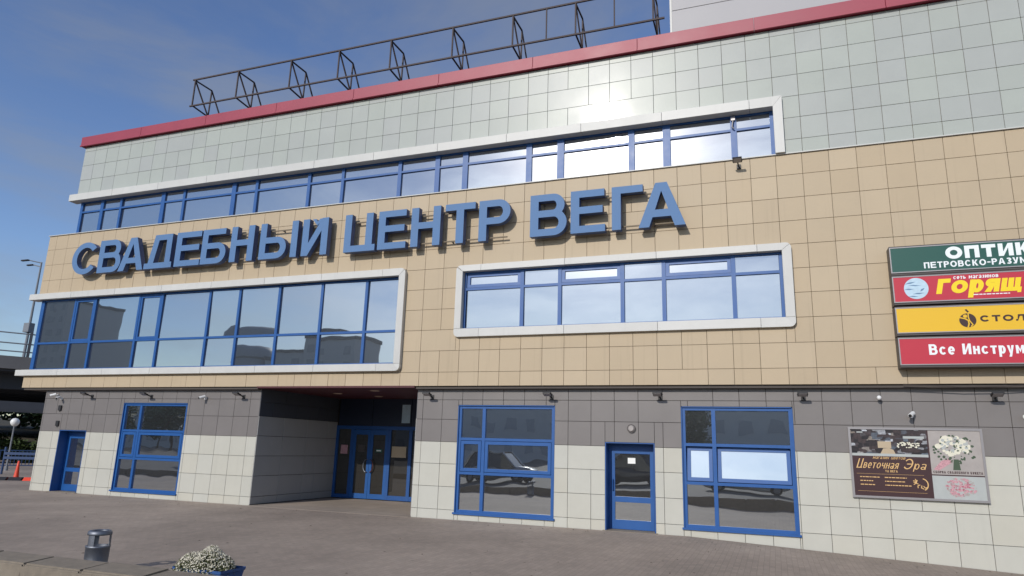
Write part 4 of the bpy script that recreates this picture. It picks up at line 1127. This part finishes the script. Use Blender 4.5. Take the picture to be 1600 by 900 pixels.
for i, (d, a) in enumerate([(56, -9), (57, -4.5), (56.5, -1), (58, 2.5), (57, 6), (59, 9.5), (70, -6), (72, 0), (71, 5), (112, -16), (114, -9), (113, -3), (115, 3), (112, 9), (114, 16), (113, 23)]):
    t = thing('shrub', 'dense green shrub in the hedge on the bank below the overpass' if d < 100 else 'large green bush seen far off under the overpass', 'shrub', bp(d, a, -.05 if d < 62 else (d - 62) / 18), 'shrubs on the bank below the overpass', rnd.uniform(0, 6))
    s_ = SH[i % 3]; k_ = 1.15 if d < 100 else 3.3; t.scale = (k_, k_, k_ * rnd.uniform(.75, 1.0))
    link('crown', s_[0], t); link('trunk', s_[1], t)
# globe lamp
t = thing('globe_lamp', 'white globe lamp on a slim post by the blue fence', 'street lamp', (-37.3, 8.2, 0))
MB().tube((0, 0, 0), (0, 0, 2.25), .05, 10, .035).build('post', M['postgrey'], t)
MB().tube((0, 0, 0), (0, 0, .25), .09, 10, .07).build('base', M['postgrey'], t)
MB().lathe([(0.03, -.22), (.12, -.18), (.19, -.09), (.215, 0), (.19, .1), (.12, .18), (0, .215)], 20, (0, 0, 2.46)).build('globe', M['whitep'], t, smooth=True)
# blue railing, panel by panel
fr = thing('fence', 'low blue metal railing beyond the left corner of the building', 'fence', (-46, 1.5, 0))
p0, p1 = Vector((-46, 1.5)), Vector((-30, 19.0)); n = 10
for i in range(n + 1):
    q = p0.lerp(p1, i / n) - p0
    MB().box(q.x - .04, q.x + .04, q.y - .04, q.y + .04, -.05, 1.15).build('post', M['fence'], fr)
    if i < n:
        q2 = p0.lerp(p1, (i + 1) / n) - p0
        for z in (.2, .98): MB().bar((q.x, q.y, z), (q2.x, q2.y, z), .045).build('rail', M['fence'], fr)
        for k in range(1, 14):
            r = q.lerp(q2, k / 14); MB().box(r.x - .012, r.x + .012, r.y - .012, r.y + .012, .2, .98).build('baluster', M['fence'], fr)
# low blue stand by the corner
t = thing('bicycle_stand', 'blue tube stand with boards near the left corner of the building', 'stand', (-33.4, 6.4, 0))
for s_ in (-.75, .75): MB().tube((s_, s_ * .7, 0), (s_, s_ * .7, 1.25), .05, 8).build('post', M['fence'], t)
for z in (.75, .95): MB().bar((-.75, -.525, z), (.75, .525, z), .12).build('board', M['fence'], t)
# cone and road barrier
t = thing('traffic_cone', 'orange traffic cone by the left corner of the building', 'cone', (-29.75, 3.55, 0))
MB().lathe([(.11, .035), (.09, .2), (.055, .55), (.035, .76), (.0, .77)], 18).build('cone_body', M['orange'], t, smooth=True)
MB().box(-.2, .2, -.2, .2, 0, .034).build('base', M['orange'], t, bevel=.01)
t = thing('speed_bump', 'black and orange rubber bump strip lying by the traffic cone', 'speed bump', (-28.9, 3.6, 0))
for i in range(9):
    MB().add([(-.25, -.2, 0), (.25, -.2, 0), (.25, .2, 0), (-.25, .2, 0), (-.25, -.06, .13), (.25, -.06, .13), (.25, .06, .13), (-.25, .06, .13)], [(0, 1, 5, 4), (1, 2, 6, 5), (2, 3, 7, 6), (3, 0, 4, 7), (4, 5, 6, 7)]).build('segment', M['orange'] if i in (3, 5, 7) else M['black'], t, (-1.5 + i * .5, (-1.5 + i * .5) * .55, 0), bevel=.01).rotation_euler.z = .5
# lamp mast on the overpass
t = thing('street_lamp', 'tall double arm street lamp standing on the overpass', 'street lamp', bp(62, 1.15, 6.9))
MB().tube((0, 0, 0), (0, 0, 7.7), .11, 10, .06).build('mast', M['postgrey'], t)
MB().tube((0, 0, 7.65), (-.75, -.45, 7.8), .04, 8).build('arm', M['postgrey'], t)
MB().tube((0, 0, 7.35), (-.6, -.2, 7.5), .04, 8).build('arm', M['postgrey'], t)
MB().box(-1.45, -.7, -.62, -.42, 7.74, 7.84).build('lamp_head', M['black'], t, bevel=.02)
MB().box(-1.2, -.55, -.3, -.12, 7.44, 7.54).build('lamp_head', M['black'], t, bevel=.02)
MB().box(-.3, .3, -.25, .2, 2.3, 3.0).build('cabinet', M['postgrey'], t, bevel=.02)

# ------------------------------------------------------------------ across the street (seen in the window glass)
def car(label, x, y, rz, paint, suv=False):
    t = thing('parked_car', label, 'car', (x, y, gz(x) - .05), 'cars parked behind the photographer', rz)
    H = 1.74 if suv else 1.5
    W = .9
    secs = [(-2.2, .55, .80, .72), (-2.12, .36, .86, .80), (-1.55, .22, .92, .86), (-.95, .2, .96, .88), (0, .2, .98, .9), (1.0, .2, 1.0, .9), (1.7, .24, .98, .87), (2.12, .34, .92, .8), (2.2, .5, .86, .7)]
    b = MB(); ring = 8
    for X, zb, zt, w in secs:
        b.v += [(X, -w * .9, zb), (X, -w, zb + .15), (X, -w, zt - .2), (X, -w * .86, zt), (X, w * .86, zt), (X, w, zt - .2), (X, w, zb + .15), (X, w * .9, zb)]
    for i in range(len(secs) - 1):
        for k in range(ring):
            j = (k + 1) % ring; b.f.append((i * ring + k, i * ring + j, (i + 1) * ring + j, (i + 1) * ring + k))
    b.f += [tuple(range(ring)), tuple(range((len(secs) - 1) * ring + ring - 1, (len(secs) - 1) * ring - 1, -1))]
    b.build('body', paint, t, bevel=.03, smooth=True, seg=2)
    c = MB(); cs = [(-1.25, .93, .78), (-.45, H - .03, .62), (.6, H, .62), (1.35, H - .08, .6), (1.95, .98, .76)]
    for X, z, w in cs: c.v += [(X, -w, z), (X, w, z)]
    for X, w in ((-1.25, .8), (-.45, .82), (.6, .83), (1.35, .82), (1.95, .78)): c.v += [(X, -w, .93), (X, w, .93)]
    for i in range(4):
        o = i * 2; q = 10 + i * 2
        c.f += [(o, o + 1, o + 3, o + 2), (o, o + 2, q + 2, q), (o + 1, q + 1, q + 3, o + 3)]
    c.build('windows', M['carglass'], t)
    r = MB(); r.add([(-.5, -.6, H - .012), (-.5, .6, H - .012), (.6, .62, H + .015), (.6, -.62, H + .015), (1.4, .58, H - .07), (1.4, -.58, H - .07)], [(0, 3, 2, 1), (3, 5, 4, 2)])
    for s_ in (-1, 1):
        r.bar((-1.28, .79 * s_, .93), (-.45, .63 * s_, H - .02), .07).bar((.35, .83 * s_, .93), (.35, .64 * s_, H - .02), .07).bar((1.35, .62 * s_, H - .08), (1.95, .77 * s_, .95), .1).bar((-.45, .63 * s_, H - .02), (1.38, .6 * s_, H - .06), .06)
    r.build('roof', paint, t)
    for sx in (-1.35, 1.35):
        for s_ in (-1, 1):
            w = MB().tube((sx, s_ * .9, .33), (sx, s_ * .68, .33), .33, 20).build('wheel', M['tyre'], t)
            MB().tube((sx, s_ * .905, .33), (sx, s_ * .9, .33), .2, 16).build('rim', M['metal'], w)
    for s_ in (-1, 1):
        MB().box(-2.16, -2.0, s_ * .62 - .16, s_ * .62 + .16, .62, .74).build('headlight', M['swhite'], t, bevel=.03)
        MB().box(2.08, 2.2, s_ * .62 - .14, s_ * .62 + .14, .68, .82).build('taillight', M['sred'], t, bevel=.03)
    return t
pd, psl, pwh = car_paint('car_black', lin(26, 27, 30)), car_paint('car_silver', lin(150, 154, 158)), car_paint('car_white', lin(214, 214, 212))
car('black car parked behind the photographer, mirrored in the single door', -7.6, -20.6, 0.06, pd, True)
car('silver car mirrored in the middle shop window', -14.6, -19.6, math.pi + .05, psl, True)
car('dark car parked at the far end of the row, mirrored in the far shop window', -35.5, -20.5, .03, pd)
car('white car parked right behind the photographer', -1.4, -21.5, math.pi, pwh)
car('silver car between the dark cars of the row', -21.5, -20.6, 0.0, psl)

TR = []
for k in range(4):
    rn = random.Random(70 + k)
    lobes = [(rn.uniform(-1.9, 1.9), rn.uniform(-1.9, 1.9), rn.uniform(3.2, 7.2), rn.uniform(1.0, 1.7)) for _ in range(13)]
    tb = MB().tube((0, 0, -.2), (0, 0, 2.4), .2, 8, .15).tube((0, 0, 2.3), (.2, .1, 5.5), .15, 8, .05)
    for l in lobes[:7]: tb.tube((0, 0, 2.2 + rn.random()), l[:3], .08, 6, .02)
    TR.append((leaf_cloud(rn, lobes, 3600, .42).mesh('crown', M['foliage']), tb.mesh('trunk', M['bark'])))
rnd = random.Random(14)
for i, x_ in enumerate([-128, -121, -115, -109, -102, -94, -88, -81, -17, -8.5, 20, 30]):
    t = thing('street_tree', 'leafy tree in the row across the street behind the photographer', 'tree', (x_, -62 + rnd.uniform(-3, 3), -.1), 'trees across the street', rnd.uniform(0, 6))
    s_ = rnd.uniform(.85, 1.2); t.scale = (s_, s_, s_ * rnd.uniform(.9, 1.1))
    link('crown', TR[i % 4][0], t); link('trunk', TR[i % 4][1], t)
def block(label, x0, x1, y, dpt, h, storeys):
    t = thing('apartment_block', label, 'building', (x0, y, 0), 'blocks across the street')
    W = x1 - x0
    MB().box(0, W, -dpt, 0, -.2, h).build('wall', M['block'], t)
    MB().box(-.2, W + .2, -dpt - .2, .2, h, h + .7).build('roof', M['conc_dark'], t)
    n = int(W / 3.4)
    me = None
    for s_ in range(storeys):
        z = 1.2 + s_ * (h - 1) / storeys
        for i in range(n):
            if me is None: me = MB().box(-.75, .75, .005, .06, 0, 1.5).mesh('window', M['blockwin'])
            link('window', me, t, (1.7 + i * (W - 3.4) / max(1, n - 1), 0, z))
block('tall grey apartment block mirrored in the far end of the wide window', -192, -161, -100, 14, 34, 11)
block('mid height grey block mirrored beside the round tower', -98, -88, -101, 12, 19.5, 6)
block('long grey office block facing the shopping centre across the street', -64, -13, -84, 14, 13.5, 4)
block('low grey pavilion opposite the shop window with tilted sashes', -12.5, 14, -84, 10, 7.6, 2)
block('low grey block behind the trees left of the office block', -145, -112, -92, 14, 13, 4)
block('square grey block right of the round tower', -86.5, -77, -99, 12, 22, 7)
t = thing('round_tower', 'dark round tower across the street mirrored in the wide window', 'tower', (-104, -104, 0))
MB().lathe([(5.6, -.2), (5.6, 20), (5.3, 21.6), (4.2, 22.6), (2.0, 23.2), (0, 23.4)], 32).build('shell', M['tower_dk'], t, smooth=True)
MB().lathe([(5.68, 19.6), (5.75, 19.8), (5.68, 20.0)], 32).build('band', M['conc_dark'], t)
